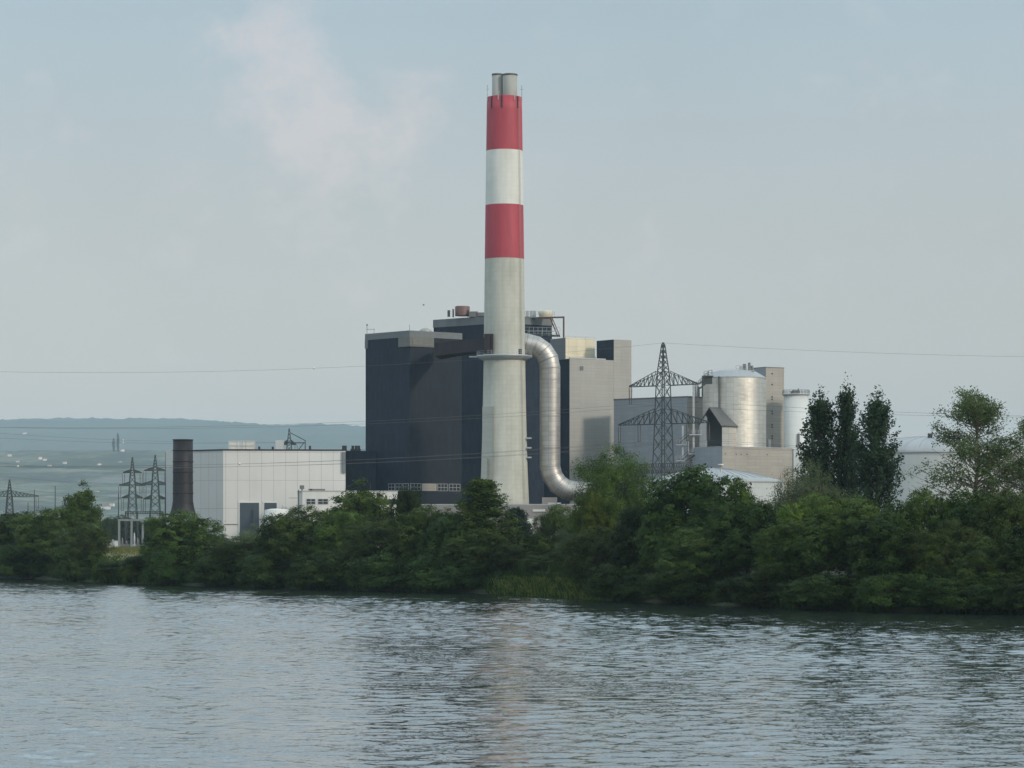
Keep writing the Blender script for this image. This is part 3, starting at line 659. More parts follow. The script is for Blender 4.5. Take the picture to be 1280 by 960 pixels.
# ------------------------------------------------------------------ grey sheet building right of the duct
fpF = quad(680, 995.5, 712, 985, 789, 999)
gb = thing('grey_filter_building', (X(750, 995), 995, GZ), 'tall pale grey sheet clad building with a cream roof box, right of the steel duct', 'building')
zF = Z(448.2, 985)
MB().prism(fpF, GZ, zF).build('wall', M['grey_clad'], gb)
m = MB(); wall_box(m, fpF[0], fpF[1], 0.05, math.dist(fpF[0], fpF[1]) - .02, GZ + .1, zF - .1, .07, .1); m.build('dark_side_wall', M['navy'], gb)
def along(px): 
    t = (px - 712) / 77; return (fpF[1][0] + (fpF[2][0] - fpF[1][0]) * t, fpF[1][1] + (fpF[2][1] - fpF[1][1]) * t)
a1, a2 = Vector(along(767)), Vector(along(789.2)); d = Vector((fpF[0][0] - fpF[1][0], fpF[0][1] - fpF[1][1])).normalized(); ndir = -d
wF = 9.0; b1_ = a1 + d * wF; b2_ = a2 + d * wF; off = (a2 - a1).normalized() * 0; o_ = Vector(((a2 - a1).y, -(a2 - a1).x)).normalized() * .05
fpT = [tuple(b1_ + o_), tuple(a1 + o_), tuple(a2 + o_), tuple(b2_ + o_)]
MB().prism(fpT, GZ + .2, Z(424.3, 995)).build('stair_tower', M['grey_clad'], gb)
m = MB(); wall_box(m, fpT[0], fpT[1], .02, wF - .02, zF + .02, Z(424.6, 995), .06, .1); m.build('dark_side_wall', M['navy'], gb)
m = MB().prism(quad(688, 1008, 707, 1000, 743.5, 1007), zF - .5, Z(422, 1000)).build('roof_box', M['cream'], gb)
q_ = quad(688, 1008, 707, 1000, 743.5, 1007)
m = MB(); wall_box(m, q_[0], q_[1], .02, math.dist(q_[0], q_[1]) - .02, zF, Z(422.3, 1000), .06, .1); m.build('roof_box_side', M['parapet'], gb)
m = MB(); lq = math.dist(q_[1], q_[2]); wall_box(m, q_[1], q_[2], -.1, lq + .1, zF + .2, zF + 2.0, .35, .1); m.build('roof_box_skirt', M['tank_cream'], gb)
m = MB(); wall_box(m, fpF[1], fpF[2], 3.8, 5.9, Z(463.5, 987), Z(457, 987), .1, .1); fr = m.build('vent', M['galv_light'], gb)
m = MB(); wall_box(m, fpF[1], fpF[2], 4.05, 5.65, Z(463, 987), Z(457.5, 987), .16, .0); m.build('grille', M['louvre'], fr)
m = MB(); railing(m, [(q_[1][0], q_[1][1], Z(422, 1000)), (q_[2][0], q_[2][1], Z(422, 1000))], .6, .1, 4); m.build('roof_railing', M['galv_light'], gb)
m = MB(); wall_box(m, fpF[1], fpF[2], -.1, 15, zF + .003, zF + .45, .12, .3); m.build('roof_edge', M['galv_light'], gb)

# ------------------------------------------------------------------ blue grey hall behind the pylon
fpG = quad(767.5, 979, 859, 958, 886, 966)
hb = thing('turbine_hall', (X(830, 970), 970, GZ), 'flat roofed blue grey hall behind the large pylon', 'building')
zG = Z(495.4, 958)
MB().prism(fpG, GZ, zG - .4).build('wall', M['blue_grey'], hb)
m = MB(); wall_box(m, fpG[1], fpG[2], 0.05, math.dist(fpG[1], fpG[2]), GZ, zG - .45, .07, .1); m.build('beige_side_wall', M['beige'], hb)
MB().prism(grow(fpG, .2), zG - .4, zG + .1).build('roof_edge', M['louvre'], hb)
m = MB(); m.bar(V(870.5, 496, 965), V(870.5, 477, 965), .9); m.bar(V(873.5, 496, 965), V(873.5, 484, 965), .8); m.build('exhaust_pipe', M['galv_light'], hb)

# stair tower with platforms in front of it
stt = thing('external_stair', (X(866, 925), 925, GZ), 'slim white steel stair and pipe tower between pylon and round silo', 'stair')
SY = 925
m = MB(); m.bar(V(867, 690, SY), V(867, 478, SY), .65); m.bar(V(853.5, 575, SY), V(853.5, 532, SY), .6); m.bar(V(860.5, 590, SY), V(860.5, 535, SY), .25); m.build('post', M['galv_light'], stt)
for (x0, x1, y) in ((861, 877, 543.5), (861, 877, 567.5), (845, 858, 556), (845, 856, 576), (867, 875, 577.5)):
    m = MB().box(((X(x0, SY) + X(x1, SY)) / 2, SY, Z(y, SY)), (X(x1, SY) - X(x0, SY), 2.4, .35)); pf = m.build('platform', M['galv_light'], stt)
    m = MB(); railing(m, [V(x0, y - 1, SY - 1.1), V(x1, y - 1, SY - 1.1)], 1.3, .1, 1.0); railing(m, [V(x0, y - 1, SY + 1.1), V(x1, y - 1, SY + 1.1)], 1.3, .1, 1.0); m.build('railing', M['galv_light'], pf)
for (x0, y0, x1, y1) in ((847, 556, 862, 543), (856, 577, 872, 567), (847, 580, 860, 568)):
    m = MB(); m.bar(V(x0, y0, SY - .8), V(x1, y1, SY - .8), .3); m.bar(V(x0, y0, SY + .8), V(x1, y1, SY + .8), .3); m.bar(V(x0, y0 - 4, SY - .8), V(x1, y1 - 4, SY - .8), .12)
    for k in range(9): m.box(V(x0, y0, SY).lerp(V(x1, y1, SY), (k + .5) / 9), (.3, 1.7, .08))
    m.build('stair_flight', M['galv'], stt)

# ------------------------------------------------------------------ big round silo
SLY = 950; sr = 39.5 * SLY / F; sc_ = (X(918, SLY), SLY)
sl_ = thing('steel_silo', (sc_[0], sc_[1], GZ), 'wide round silo clad in shiny steel sheet with a sloping roof edge', 'silo')
MB().lathe(sc_, [(sr, GZ), (sr, Z(510, SLY)), (sr, Z(473, SLY))], 72, cap_top=False).build('wall', M['steel'], sl_)
MB().lathe(sc_, [(sr + .15, Z(473.6, SLY)), (sr + .15, Z(472.6, SLY)), (27 * SLY / F, Z(464.8, SLY)), (5, Z(463, SLY)), (0, Z(462.8, SLY))], 24, smooth=False).build('roof', M['pale_roof'], sl_)
m = MB(); railing(m, [V(920, 464, 945), V(942, 464, 945), V(942, 464, 953), V(920, 464, 953), V(920, 464, 945)], 1.8, .12, 1.0)
m.box(V(931, 464, 949), (5.6, 8, .4)); m.build('roof_platform', M['galv_light'], sl_)
for px, h_, w_ in ((930.5, 8, 1.0), (936.5, 9.5, .8), (939, 6, 1.0), (927, 5, 1.2)):
    MB().box(V(px, 463 - h_ / 2, 948), (w_, 1, h_ * SLY / F)).build('roof_equipment', M['louvre'] if px != 927 else M['galv_light'], sl_)
m = MB(); 
for yy in (471, 477): m.bar(V(874, yy + 9, 935), V(886, yy - 1, 940), .35)
m.bar(V(873, 483, 935), V(873, 496, 935), .6); m.bar(V(878, 478, 935), V(878, 496, 935), .5); m.box(V(884.5, 470.5, 939), (3.6, 3, .4)); railing(m, [V(873, 482, 934), V(886, 470, 938)], 1.5, .14, 1.0)
railing(m, [V(880, 470, 938), V(890, 468, 938)], 1.4, .14, 1.0); m.box(V(884, 475, 939), (3.2, 2, 2.6)); m.build('access_gantry', M['galv'], sl_)
# vertical seam
MB().box(V(898.5, 516, SLY - sr * .88), (.25, .5, 24)).build('ladder_rail', M['galv'], sl_)

# gabled conveyor gallery entering the silo
gg = thing('conveyor_gallery', V(892, 690, 930), 'dark steel gabled gallery opening at the foot of the round silo', 'gallery')
A = lambda px, py, Y: V(px, py, Y)
pk_f, pk_b = A(886.5, 508.5, 926), A(899.5, 509, 941)
er_f, er_b = A(902, 532, 926), A(928, 533, 943); el_f, el_b = A(873, 530, 927), A(886, 530, 945)
m = MB()
m.face([el_f, pk_f, pk_b, el_b], [(0, 0), (0, 6), (5, 6), (5, 0)]); m.face([er_f, er_b, pk_b, pk_f], [(0, 0), (6, 0), (6, 6), (0, 6)])
dn = Vector((0, 0, -.35)); m.face([el_f + dn, el_b + dn, pk_b + dn, pk_f + dn]); m.face([er_f + dn, pk_f + dn, pk_b + dn, er_b + dn])
m.face([pk_f, el_f, el_f + dn, pk_f + dn]); m.face([er_f, pk_f, pk_f + dn, er_f + dn]); m.build('roof', M['hood'], gg)
m = MB(); bz = GZ
def dropz(v): return Vector((v.x, v.y, bz))
wr_f, wr_b = A(902.5, 534, 926.5), A(926, 534, 944)
m.face([dropz(wr_f), dropz(wr_b), wr_b, wr_f], [(0, 0), (7, 0), (7, 30), (0, 30)]); m.build('wall', M['steel'], gg)
bk = 934; m = MB(); m.face([Vector((X(873, bk), bk, bz)), Vector((X(903, bk), bk, bz)), A(903, 532, bk), A(890, 512, bk), A(875, 532, bk)]); m.build('back_panel', M['hood'], gg)
m = MB(); m.face([Vector((el_f.x, 927.2, bz)), Vector((X(884, 927), 927.2, bz)), A(884, 522, 927.2), A(882, 519, 927.2), A(874.5, 531, 927.2)]); m.build('front_panel', M['blue_grey'], gg)
MB().bar(A(886.5, 509, 926), A(886.5, 502, 926), .18).build('finial', M['galv_light'], gg)

# tall slab tower behind the silo
fpI = quad(941, 971, 957.5, 965, 980, 969.5)
sb = thing('elevator_tower', (X(962, 968), 968, GZ), 'tall narrow beige slab tower with a row of small vents, behind the round silo', 'tower')
zI = Z(459.4, 965)
MB().prism(fpI, GZ, zI).build('wall', M['beige'], sb)
m = MB(); wall_box(m, fpI[0], fpI[1], .02, math.dist(fpI[0], fpI[1]) - .02, GZ, zI - .1, .06, .1); m.build('blue_side_wall', M['blue_grey'], sb)
MB().prism(grow(fpI, .12), zI, zI + .25).build('roof_edge', M['louvre'], sb)
MB().box((X(955.5, 958), 959.5, (Z(480, 958) + GZ) / 2), (.75, 1.2, Z(480, 958) - GZ)).build('downpipe', M['red_brown'], sb)
for yy in (467, 480.5, 496, 499, 514, 517, 531, 534, 545, 548):
    m = MB(); wall_box(m, fpI[1], fpI[2], 2.4, 2.9, Z(yy + .9, 966), Z(yy - .8, 966), .1, .1); m.build('vent', M['dark_steel'], sb)
m = MB(); wall_box(m, fpI[1], fpI[2], .9, 1.9, Z(560, 966), Z(549.5, 966), .3, .1); m.build('door', M['white_plain'], sb)

# slim white silo
WY = 960; wr = 15.2 * WY / F; wc_ = (X(995, WY), WY)
ws = thing('white_silo', (wc_[0], wc_[1], GZ), 'slim white round silo with a railed flat top, next to the poplars', 'silo')
MB().lathe(wc_, [(wr, GZ), (wr, Z(494, WY))], 40).build('wall', M['white_silo'], ws)
m = MB().lathe(wc_, [(wr + .05, Z(494.5, WY)), (wr + .5, Z(494, WY)), (wr + .5, Z(492.5, WY))], 40); pf = m.build('roof_platform', M['galv_light'], ws)
m = MB(); railing(m, [Vector((wc_[0] + (wr + .4) * math.cos(R(18 * k)), wc_[1] + (wr + .4) * math.sin(R(18 * k)), Z(492.6, WY))) for k in range(21)], 1.3, .1, 1.2); m.build('railing', M['galv'], pf)
m = MB().box(V(995, 490, WY), (2.4, 2, 1.2)); m.bar(V(998, 491, WY), V(998, 485.5, WY), .3); m.box(V(991, 491, WY), (1.2, 1, 1)); m.build('roof_equipment', M['louvre'], ws)
MB().box((X(998, WY - wr), WY - wr - .1, Z(552, WY)), (.8, .5, 5)).build('door', M['louvre'], ws)

# long low building in front of silos
fpK = quad(866, 925, 903, 913, 990, 930)
kb = thing('conveyor_building', (X(930, 920), 920, GZ), 'long low beige walled building below the round silo, left end blue grey', 'building')
zK = Z(558.6, 913)
MB().prism(fpK, GZ, zK).build('wall', M['beige'], kb)
m = MB(); wall_box(m, fpK[0], fpK[1], .02, math.dist(fpK[0], fpK[1]) - .01, GZ, zK - .05, .06, .1); m.build('blue_side_wall', M['blue_grey'], kb)
MB().prism(grow(fpK, .12), zK, zK + .2).build('roof_edge', M['galv_light'], kb)
m = MB()
for u in (1.0, 5.5, 7.5, 10, 18.5): wall_box(m, fpK[1], fpK[2], u, u + .4, Z(568, 915), Z(567, 915), .1, .1)
m.build('wall_vent', M['dark_steel'], kb)
o = MB().prism(quad(989, 945, 992, 940, 1018, 946), GZ, Z(561, 940)).build('annex_building', M['pale_wall'])
tag(o, 'pale box shaped annex between the beige low building and the poplars', 'building')

# shallow domed stores
def dome(px, Y, rpx, rim, apex, label, sh=False):
    r_ = rpx * Y / F; c = (X(px, Y), Y)
    t = thing('round_store', (c[0], c[1], GZ), label, 'storage hall')
    MB().lathe(c, [(r_, GZ), (r_, Z(rim, Y))], 72, cap_top=False).build('wall', M['pale_wall'], t)
    h_ = Z(apex, Y) - Z(rim, Y); pr = [(r_ + .3, Z(rim, Y) - .4), (r_ + .3, Z(rim, Y))] + ([(r_ * (1 - t_), Z(rim, Y) + h_ * (1 - (1 - t_) ** 1.6)) for t_ in (.15, .3, .45, .6, .75, .9)] if sh else [(r_ * math.cos(R(a)), Z(rim, Y) + h_ * math.sin(R(a))) for a in (15, 30, 45, 60, 75, 85)]) + [(0, Z(apex, Y))]
    MB().lathe(c, pr, 72).build('roof', M['pale_roof'], t)
    m = MB()
    for k in range(36):
        a = 2 * math.pi * k / 36
        for i in range(2, len(pr) - 2): m.bar((c[0] + pr[i][0] * math.cos(a), c[1] + pr[i][0] * math.sin(a), pr[i][1] + .05), (c[0] + pr[i + 1][0] * math.cos(a), c[1] + pr[i + 1][0] * math.sin(a), pr[i + 1][1] + .05), .14)
    m.build('roof_rib', M['pale_roof'], t)
    return t
t = dome(893, 885, 86, 602, 585, 'round pale store with a shallow roof, behind bushes right of the pylon foot', True)
MB().lathe((X(901, 862), 862), [(.3, Z(590, 862)), (.3, Z(582, 862)), (1.0, Z(581.5, 862)), (.7, Z(580, 862))], 16).build('mushroom_vent', M['white_plain'], t)
t = dome(1172, 930, 112, 567, 545.5, 'large round white store with a ribbed dome roof, behind the tall tree on the right')
MB().box(V(1162.5, 545, 915), (1.3, 1.3, 1.6)).build('roof_vent', M['dark_steel'], t)
# grey conveyor bridge
m = MB(); CYB = 905
for zz in (580.5, 592): m.bar(V(797, zz, CYB), V(866, zz - 2, CYB), .3); m.bar(V(797, zz, CYB + 3), V(866, zz - 2, CYB + 3), .3)
for k in range(24):
    p0 = 797 + k * 69 / 24; p1 = 797 + (k + 1) * 69 / 24
    m.bar(V(p0, 592, CYB), V(p1, 580, CYB), .16); m.bar(V(p0, 580.5, CYB), V(p0, 592, CYB), .16); m.bar(V(p1, 592, CYB + 3), V(p0, 580, CYB + 3), .16)
cb = thing('conveyor_bridge', V(830, 690, CYB), 'low dark lattice conveyor bridge behind the pylon legs', 'bridge')
m.build('lattice', M['galv'], cb); m = MB()
for px in (803, 845): m.bar(V(px, 692, CYB + 1.5), V(px, 591, CYB + 1.5), .6)
m.build('support', M['galv'], cb)

# ------------------------------------------------------------------ white hall on the left
fpM = [(X(241, 962), 962), (X(279, 952), 952), (X(432, 957), 957), (X(432, 1016), 1016), (X(241, 1016), 1016)]
zM = Z(563, 952)
wh = thing('white_hall', (X(350, 1010), 1010, GZ), 'long white panelled hall with two tall slate doors, left of the dark block', 'building')
MB().prism(fpM, GZ, zM).build('wall', M['white'], wh)
MB().prism(grow(fpM, .25), zM, zM + .45).build('roof_edge', M['dark_steel'], wh)
a, b_ = fpM[1], fpM[2]; pm = 955 / F
def door(p0, p1, ytop):
    m = MB(); wall_box(m, a, b_, (p0 - 279) * pm - .4, (p1 - 279) * pm + .4, GZ, Z(ytop - 1.5, 954), .25, .1); fr = m.build('door_frame', M['white_plain'], wh)
    m = MB(); wall_box(m, a, b_, (p0 - 279) * pm, (p1 - 279) * pm, GZ + .01, Z(ytop, 954), .31, .0); m.build('door', M['door_slate'], fr)
door(299.5, 323.5, 628.5); door(330, 345.5, 628.5)
m = MB(); wall_box(m, a, b_, (427 - 279) * pm, (431.5 - 279) * pm, Z(591, 956), Z(565, 956), .6, .1); m.build('wall_duct', M['parapet'], wh)
m = MB(); wall_box(m, a, b_, .2, (297.5 - 279) * pm, Z(656, 952), Z(655, 952), .12, .1); m.build('wall_ledge', M['louvre'], wh)
m = MB(); m.bar(V(325.3, 690, 950), V(325.3, 630, 950), .4); m.bar(V(327.8, 690, 950), V(327.8, 630, 950), .3); m.build('downpipe', M['white_plain'], wh)
o = MB().prism([(X(206.5, 990), 990), (X(244, 984), 984), (X(244, 1015), 1015), (X(206.5, 1015), 1015)], GZ, Z(562.3, 988)).build('side_wing', M['pale_wall'], wh)
tag(o, 'paler wing behind the rusty stack')
m = MB(); Yr = 985
for k in range(3): m.box(V(291.2 + k * 11, 556.5, Yr), (2.9, 3, 11.6 * Yr / F))
m.build('roof_unit', M['white_plain'], wh); m = MB()
railing(m, [V(286, 562.5, Yr - 2), V(320, 562.5, Yr - 2)], 3.2, .14, 3.1); m.build('roof_railing', M['galv_light'], wh)
MB().box(V(349.7, 556.5, Yr), (2.7, 3, 12.5 * Yr / F)).build('roof_unit', M['pale_wall'], wh)
m = MB()
for px, h_ in ((324, 1.1), (341, 1.0), (387.5, 1.6), (431, 1.2)): m.box(V(px, 562.3 - h_, 970), (.7, .7, 1.2 + h_ * .4))
m.build('roof_vent', M['dark_steel'], wh)

# rusty dark stack
RY = 925; rc = (X(228.7, RY), RY); k_ = RY / F
rs = thing('rusty_stack', (rc[0], rc[1], GZ), 'short wide dark rusty steel stack with a flared foot, left of the white hall', 'stack')
MB().lathe(rc, [(16.2 * k_, Z(642, RY)), (14.4 * k_, Z(636, RY)), (12.7 * k_, Z(627, RY)), (12.5 * k_, Z(590, RY)), (12.4 * k_, Z(549.2, RY)), (12.4 * k_ - .4, Z(549.2, RY)), (12.4 * k_ - .4, Z(553, RY))], 40).build('shell', M['rust_stack'], rs)
for yy in (549.9, 563, 577, 590, 603.5, 616.5, 628.5):
    MB().lathe(rc, [(12.5 * k_ + .02, Z(yy + .6, RY)), (12.5 * k_ + .22, Z(yy + .3, RY)), (12.5 * k_ + .22, Z(yy - .3, RY)), (12.5 * k_ + .02, Z(yy - .6, RY))], 40, cap_top=False).build('stiffening_ring', M['rust_stack'], rs)
for dx, dy in ((-1, -1), (1, -1), (1, 1), (-1, 1)):
    MB().bar((rc[0] + dx * 3.4, rc[1] + dy * 3.0, GZ), (rc[0] + dx * 3.4, rc[1] + dy * 3.0, Z(641.5, RY)), .5).build('leg', M['dark_steel'], rs)
m = MB(); m.bar(V(204, 643, 923), V(214, 643, 923), .45); m.bar(V(204.3, 643, 923), V(204.3, 690, 923), .4); m.bar(V(205, 654, 923), V(213, 643, 923), .25); m.build('side_frame', M['dark_steel'], rs)

# beige tank, white office building
m_t = thing('round_tank', V(347, 690, 912), 'low beige round tank in front of the white hall doors', 'tank')
MB().lathe((X(347, 912), 912), [(16.2 * 912 / F, GZ), (16.2 * 912 / F, Z(637.5, 912)), (9 * 912 / F, Z(636, 912)), (0, Z(635.6, 912))], 40).build('shell', M['white_plain'], m_t)
m = MB(); m.tube([V(352, 637, 910), V(353, 634, 910), V(358, 634.3, 910), V(362.5, 637, 910), V(363.5, 641, 910), V(363.5, 690, 910)], .22, 8); m.bar(V(353, 637, 910), V(353, 631.5, 910), .3); m.build('pipe', M['galv_light'], m_t)
fpO = quad(372, 946, 378, 930, 497, 934)
ob = thing('white_office', (X(430, 935), 935, GZ), 'low white two storey office partly hidden by trees before the dark wing', 'building')
zO = Z(614.5, 930)
MB().prism(fpO, GZ, zO).build('wall', M['white_plain'], ob)
MB().prism(grow(fpO, .2), zO, zO + .35).build('roof_edge', M['galv_light'], ob)
window_row(ob, fpO[1], fpO[2], [(1.2, 4.3), (4.9, 8.4), (20, 25), (26, 31)], Z(630.5, 930), Z(623.3, 930))
m = MB().box(V(377.5, 609, 936), (1.4, 1.4, 1.2)); m.bar(V(377.5, 615, 936), V(377.5, 609, 936), .4); m.box(V(397, 612.5, 936), (4.8, 2, .7)); m.box(V(388, 612.8, 936), (1.2, 2, .9)); m.build('roof_unit', M['louvre'], ob)
m = MB(); m.bar(V(373.3, 690, 925), V(373.3, 612, 925), .3); m.bar(V(361, 622.5, 925), V(372, 622.5, 925), .12); m.build('downpipe', M['galv'], ob)

# concrete base building under the chimney
fpE = [(X(505, 940), 940), (X(745, 935), 935), (X(745, 945), 945), (X(505, 950), 950)]
eb = thing('precipitator_building', (X(630, 940), 940, GZ), 'low grey concrete building with a white roof edge at the chimney foot', 'building')
zE = Z(631.3, 936)
MB().prism(fpE, GZ, zE).build('wall', M['base_conc'], eb)
MB().prism(grow(fpE, .15), zE, zE + .35).build('roof_edge', M['galv_light'], eb)
m = MB(); wall_box(m, fpE[0], fpE[1], (667 - 505) * .26, (683 - 505) * .26, Z(639.5, 936), Z(636.7, 936), .3, .1); m.build('canopy', M['white_plain'], eb)
m = MB(); m.bar(V(719, 633, 931), V(733, 633, 931), .5); m.bar(V(720, 633.5, 931), V(728, 650, 931), .4); m.box(V(718, 648, 934), (2.6, 1, 3)); m.build('pipe_bracket', M['white_plain'], eb)
MB().box(V(693, 629.6, 938), (4.4, 2, .7)).build('roof_unit', M['galv_light'], eb)
o = MB().box(V(661, 655, 900), (3.0, 6, 3.4)).build('white_shed', M['white_plain']); o.location = (0, 0, 0); 
m2_ = MB().box(V(661, 670, 901), (2.8, 5.6, 7.0)).build('shed_base', M['base_conc'], None); m2_.parent = o
tag(o, 'small white shed glimpsed between the dark pine and grey bushes', 'shed')

# ------------------------------------------------------------------ pylons
def lattice(m, levels, bar=.22, diag=.14, n_sub=None):
    """levels: list of (z, half) square section; braces between"""
    for (z0, h0), (z1, h1) in zip(levels[:-1], levels[1:]):
        for sx, sy in ((-1, -1), (1, -1), (1, 1), (-1, 1)): m.bar((sx * h0, sy * h0, z0), (sx * h1, sy * h1, z1), bar)
        n = max(1, int(round((z1 - z0) / (h0 + h1))))
        for k in range(n):
            za, zb = z0 + (z1 - z0) * k / n, z0 + (z1 - z0) * (k + 1) / n; ha, hb = h0 + (h1 - h0) * k / n, h0 + (h1 - h0) * (k + 1) / n
            for (ax, ay), (bx, by) in (((-1, -1), (1, -1)), ((1, -1), (1, 1)), ((1, 1), (-1, 1)), ((-1, 1), (-1, -1))):
                m.bar((ax * ha, ay * ha, za), (bx * hb, by * hb, zb), diag); m.bar((bx * ha, by * ha, za), (ax * hb, ay * hb, zb), diag)
                
def arm_mesh(z, half_body, tip, rise, side, wtip=.25, n=7):
    m = MB(); s = side
    for sy in (-1, 1):
        m.bar((s * half_body, sy * half_body, z), (s * tip, sy * wtip, z), .18); m.bar((s * half_body, sy * half_body, z + rise), (s * tip, sy * wtip, z + .25), .16)
        for k in range(n):
            t0, t1 = k / n, (k + 1) / n
            def pt(t, up): 
                x = half_body + (tip - half_body) * t; y = sy * (half_body + (wtip - half_body) * t); return (s * x, y, z + (rise * (1 - t) + .25 * t if up else 0))
            m.bar(pt(t0, True), pt(t1, False), .13); m.bar(pt(t1, False), pt(t1, True), .11)
    for k in range(n):
        t0, t1 = k / n, (k + 1) / n
        x0, x1 = half_body + (tip - half_body) * t0, half_body + (tip - half_body) * t1; y0, y1 = half_body + (wtip - half_body) * t0, half_body + (wtip - half_body) * t1
        m.bar((s * x0, -y0, z), (s * x1, y1, z), .1); m.bar((s * x0, y0, z), (s * x1, -y1, z), .1)
    return m
def make_pylon(name, label, group, levels, arms, loc, rz, thick=1.0, ins=True):
    """levels (z,half) from the ground; arms: (z, half_tip, rise, [insulator offsets])"""
    t = thing(name, loc, label, 'pylon', group); t['_local'] = 1; t.rotation_euler.z = rz
    m = MB(); lattice(m, levels, .21 * thick, .11 * thick); m.box((0, 0, levels[-1][0] + .2), (.5, .5, .5)); m.build('mast', M['galv'], t)
    pts = {}
    for i, (z, tip, rise, inss) in enumerate(arms):
        hbody = float(np.interp(z, [l[0] for l in levels], [l[1] for l in levels]))
        for s in (-1, 1):
            arm = arm_mesh(z, hbody, tip, rise, s).build('cross_arm', M['galv'], t)
            if ins:
                for off in inss:
                    m = MB()
                    for dx in (-.45, .45):
                        m.bar((s * (off) + dx, 0, z - .1), (s * off + dx * .8, 0, z - 4.9), .12)
                        for k in range(9): m.lathe((s * off + dx * (1 - .2 * k / 9), 0), [(.16, z - .8 - k * .45 - .2), (.16, z - .8 - k * .45)], 8)
                    m.bar((s * off - .5, 0, z - 4.9), (s * off + .5, 0, z - 4.9), .15); m.build('insulator', M['insul'], arm)
                    pts[(i, s, off)] = Vector((s * off, 0, z - 5.0))
    del t['_local']
    return t, pts
PYY = 820.0; q = PYY / F
def hz_(py): return Z(py, PYY) - GZ
lv = [(0, 3.1), (hz_(625), 2.6), (hz_(600), 2.25), (hz_(530), 1.75), (hz_(482), 1.45), (hz_(463), 1.15), (hz_(430), 0.30)]
RZ = R(-40)
pyl, pp = make_pylon('lattice_pylon', 'large grey lattice pylon with two wide cross arms in front of the blue grey hall', 'lattice pylons of the main line',
    lv, [(hz_(530), 53.5 * q / math.cos(RZ), 19 * q, [53 * q / math.cos(RZ), 29 * q / math.cos(RZ)]), (hz_(482), 40.5 * q / math.cos(RZ), 18 * q, [39.5 * q / math.cos(RZ)])], (X(829, PYY), PYY, GZ), RZ)
for s, dx, dy in (('L', -345, 90), ('R', 330, -70)): pass
ends = {'L': Vector((pyl.location.x - 330, PYY - 20, GZ)), 'R': Vector((pyl.location.x + 330, PYY - 60, GZ))}
nb = {}
for key, lab in (('L', 'line pylon beyond the left edge of the view'), ('R', 'line pylon beyond the right edge of the view')):
    c = copy_tree(pyl); c.location = ends[key]; c['label'] = lab; nb[key] = c

def world_pt(loc, rz, p): return Vector(loc) + Matrix.Rotation(rz, 3, 'Z') @ p
def wire(a, b, sag, label, group='conductors and earth wires of the overhead lines', rad=.028, balls=()):
    pts = []
    for k in range(33):
        t = k / 32; p = a.lerp(b, t); p.z -= sag * 4 * t * (1 - t); pts.append(p)
    o = MB().tube(pts, rad, 5, cap=False).build('power_line', M['wire'], None, weld=False)
    tag(o, label, 'power line', group)
    for t in balls:
        p = a.lerp(b, t); p.z -= sag * 4 * t * (1 - t)
        m = MB().lathe((p.x, p.y), [(.02, p.z - .35), (.25, p.z - .25), (.35, p.z), (.25, p.z + .25), (.02, p.z + .35)], 10); m.build('marker_ball', M['ball'], o)
topz = Vector((0, 0, lv[-1][0] + .3))
nm = {('L', 0): 'left', ('R', 0): 'right'}
for key in 'LR':
    c = ends[key]; way = 'left' if key == 'L' else 'right'
    wire(world_pt(pyl.location, RZ, topz), world_pt(c, RZ, topz), 9 if key == 'L' else 6.0, 'topmost thin earth wire running %s from the tip of the large pylon' % way, balls=(.36,) if key == 'R' else (.3,))
    for (i, s, off), p in pp.items():
        which = 'upper arm' if i == 1 else ('lower arm tip' if off > 60 * q else 'lower arm middle')
        wire(world_pt(pyl.location, RZ, p), world_pt(c, RZ, p), (7.5 if key == 'L' else 5.5) + .4 * s,
             'thin wire going %s from the large pylon, hung on its %s %s' % (way, 'left' if s < 0 else 'right', which), rad=.032,
             balls=(.33, .52, .6, .9) if (i == 0 and s < 0 and off > 60 * q and key == 'L') else ((.55, .7) if i == 1 and key == 'L' and s < 0 else ()))

# small pylons on the left
def small(px, top, arms, Y, label, group, base=3.0, rz=0.0):
    q = Y / F; H = Z(top, Y) - GZ
    lv = [(0, base), (H * .45, base * .62), (H * .8, base * .36), (H, .15)]
    t, p = make_pylon('lattice_pylon', label, group, lv, [(Z(y, Y) - GZ, hw * q, rise * q, [hw * q * .96]) for y, hw, rise in arms], (X(px, Y), Y, GZ), rz, 1.1, ins=True)
    return t
g_ = 'pylons beside the substation'
small(165.5, 573, [(591, 11.5, 4), (607, 16.5, 4.5), (622.5, 13, 4.5)], 1120, 'slim dark three armed pylon, the shorter left one of the pair by the substation', g_, 2.6)
small(194, 570, [(588.5, 13.5, 4.5), (606, 18.5, 5), (624, 14, 5)], 1100, 'slim dark three armed pylon between its shorter twin and the rusty stack', g_, 2.8)
small(12, 601, [(620.5, 36, 7)], 1000, 'squat pylon with a single wide cross arm above the left edge bushes', g_, 2.2)
t = small(361.5, 537, [(556, 9, 6)], 1160, 'pylon head poking above the white hall roof', g_, 3.4)
m = MB(); m.bar(V(363, 541, 1160), V(382, 551, 1160), .3); m.bar(V(353, 553.5, 1160), V(382, 553.5, 1160), .4); m.bar(V(381.5, 551, 1160), V(381.5, 566, 1160), .35); m.bar(V(354, 566, 1160), V(354, 553, 1160), .4); m.bar(V(370, 566, 1160), V(380, 553.5, 1160), .3)
m.build('strut', M['galv'], t)
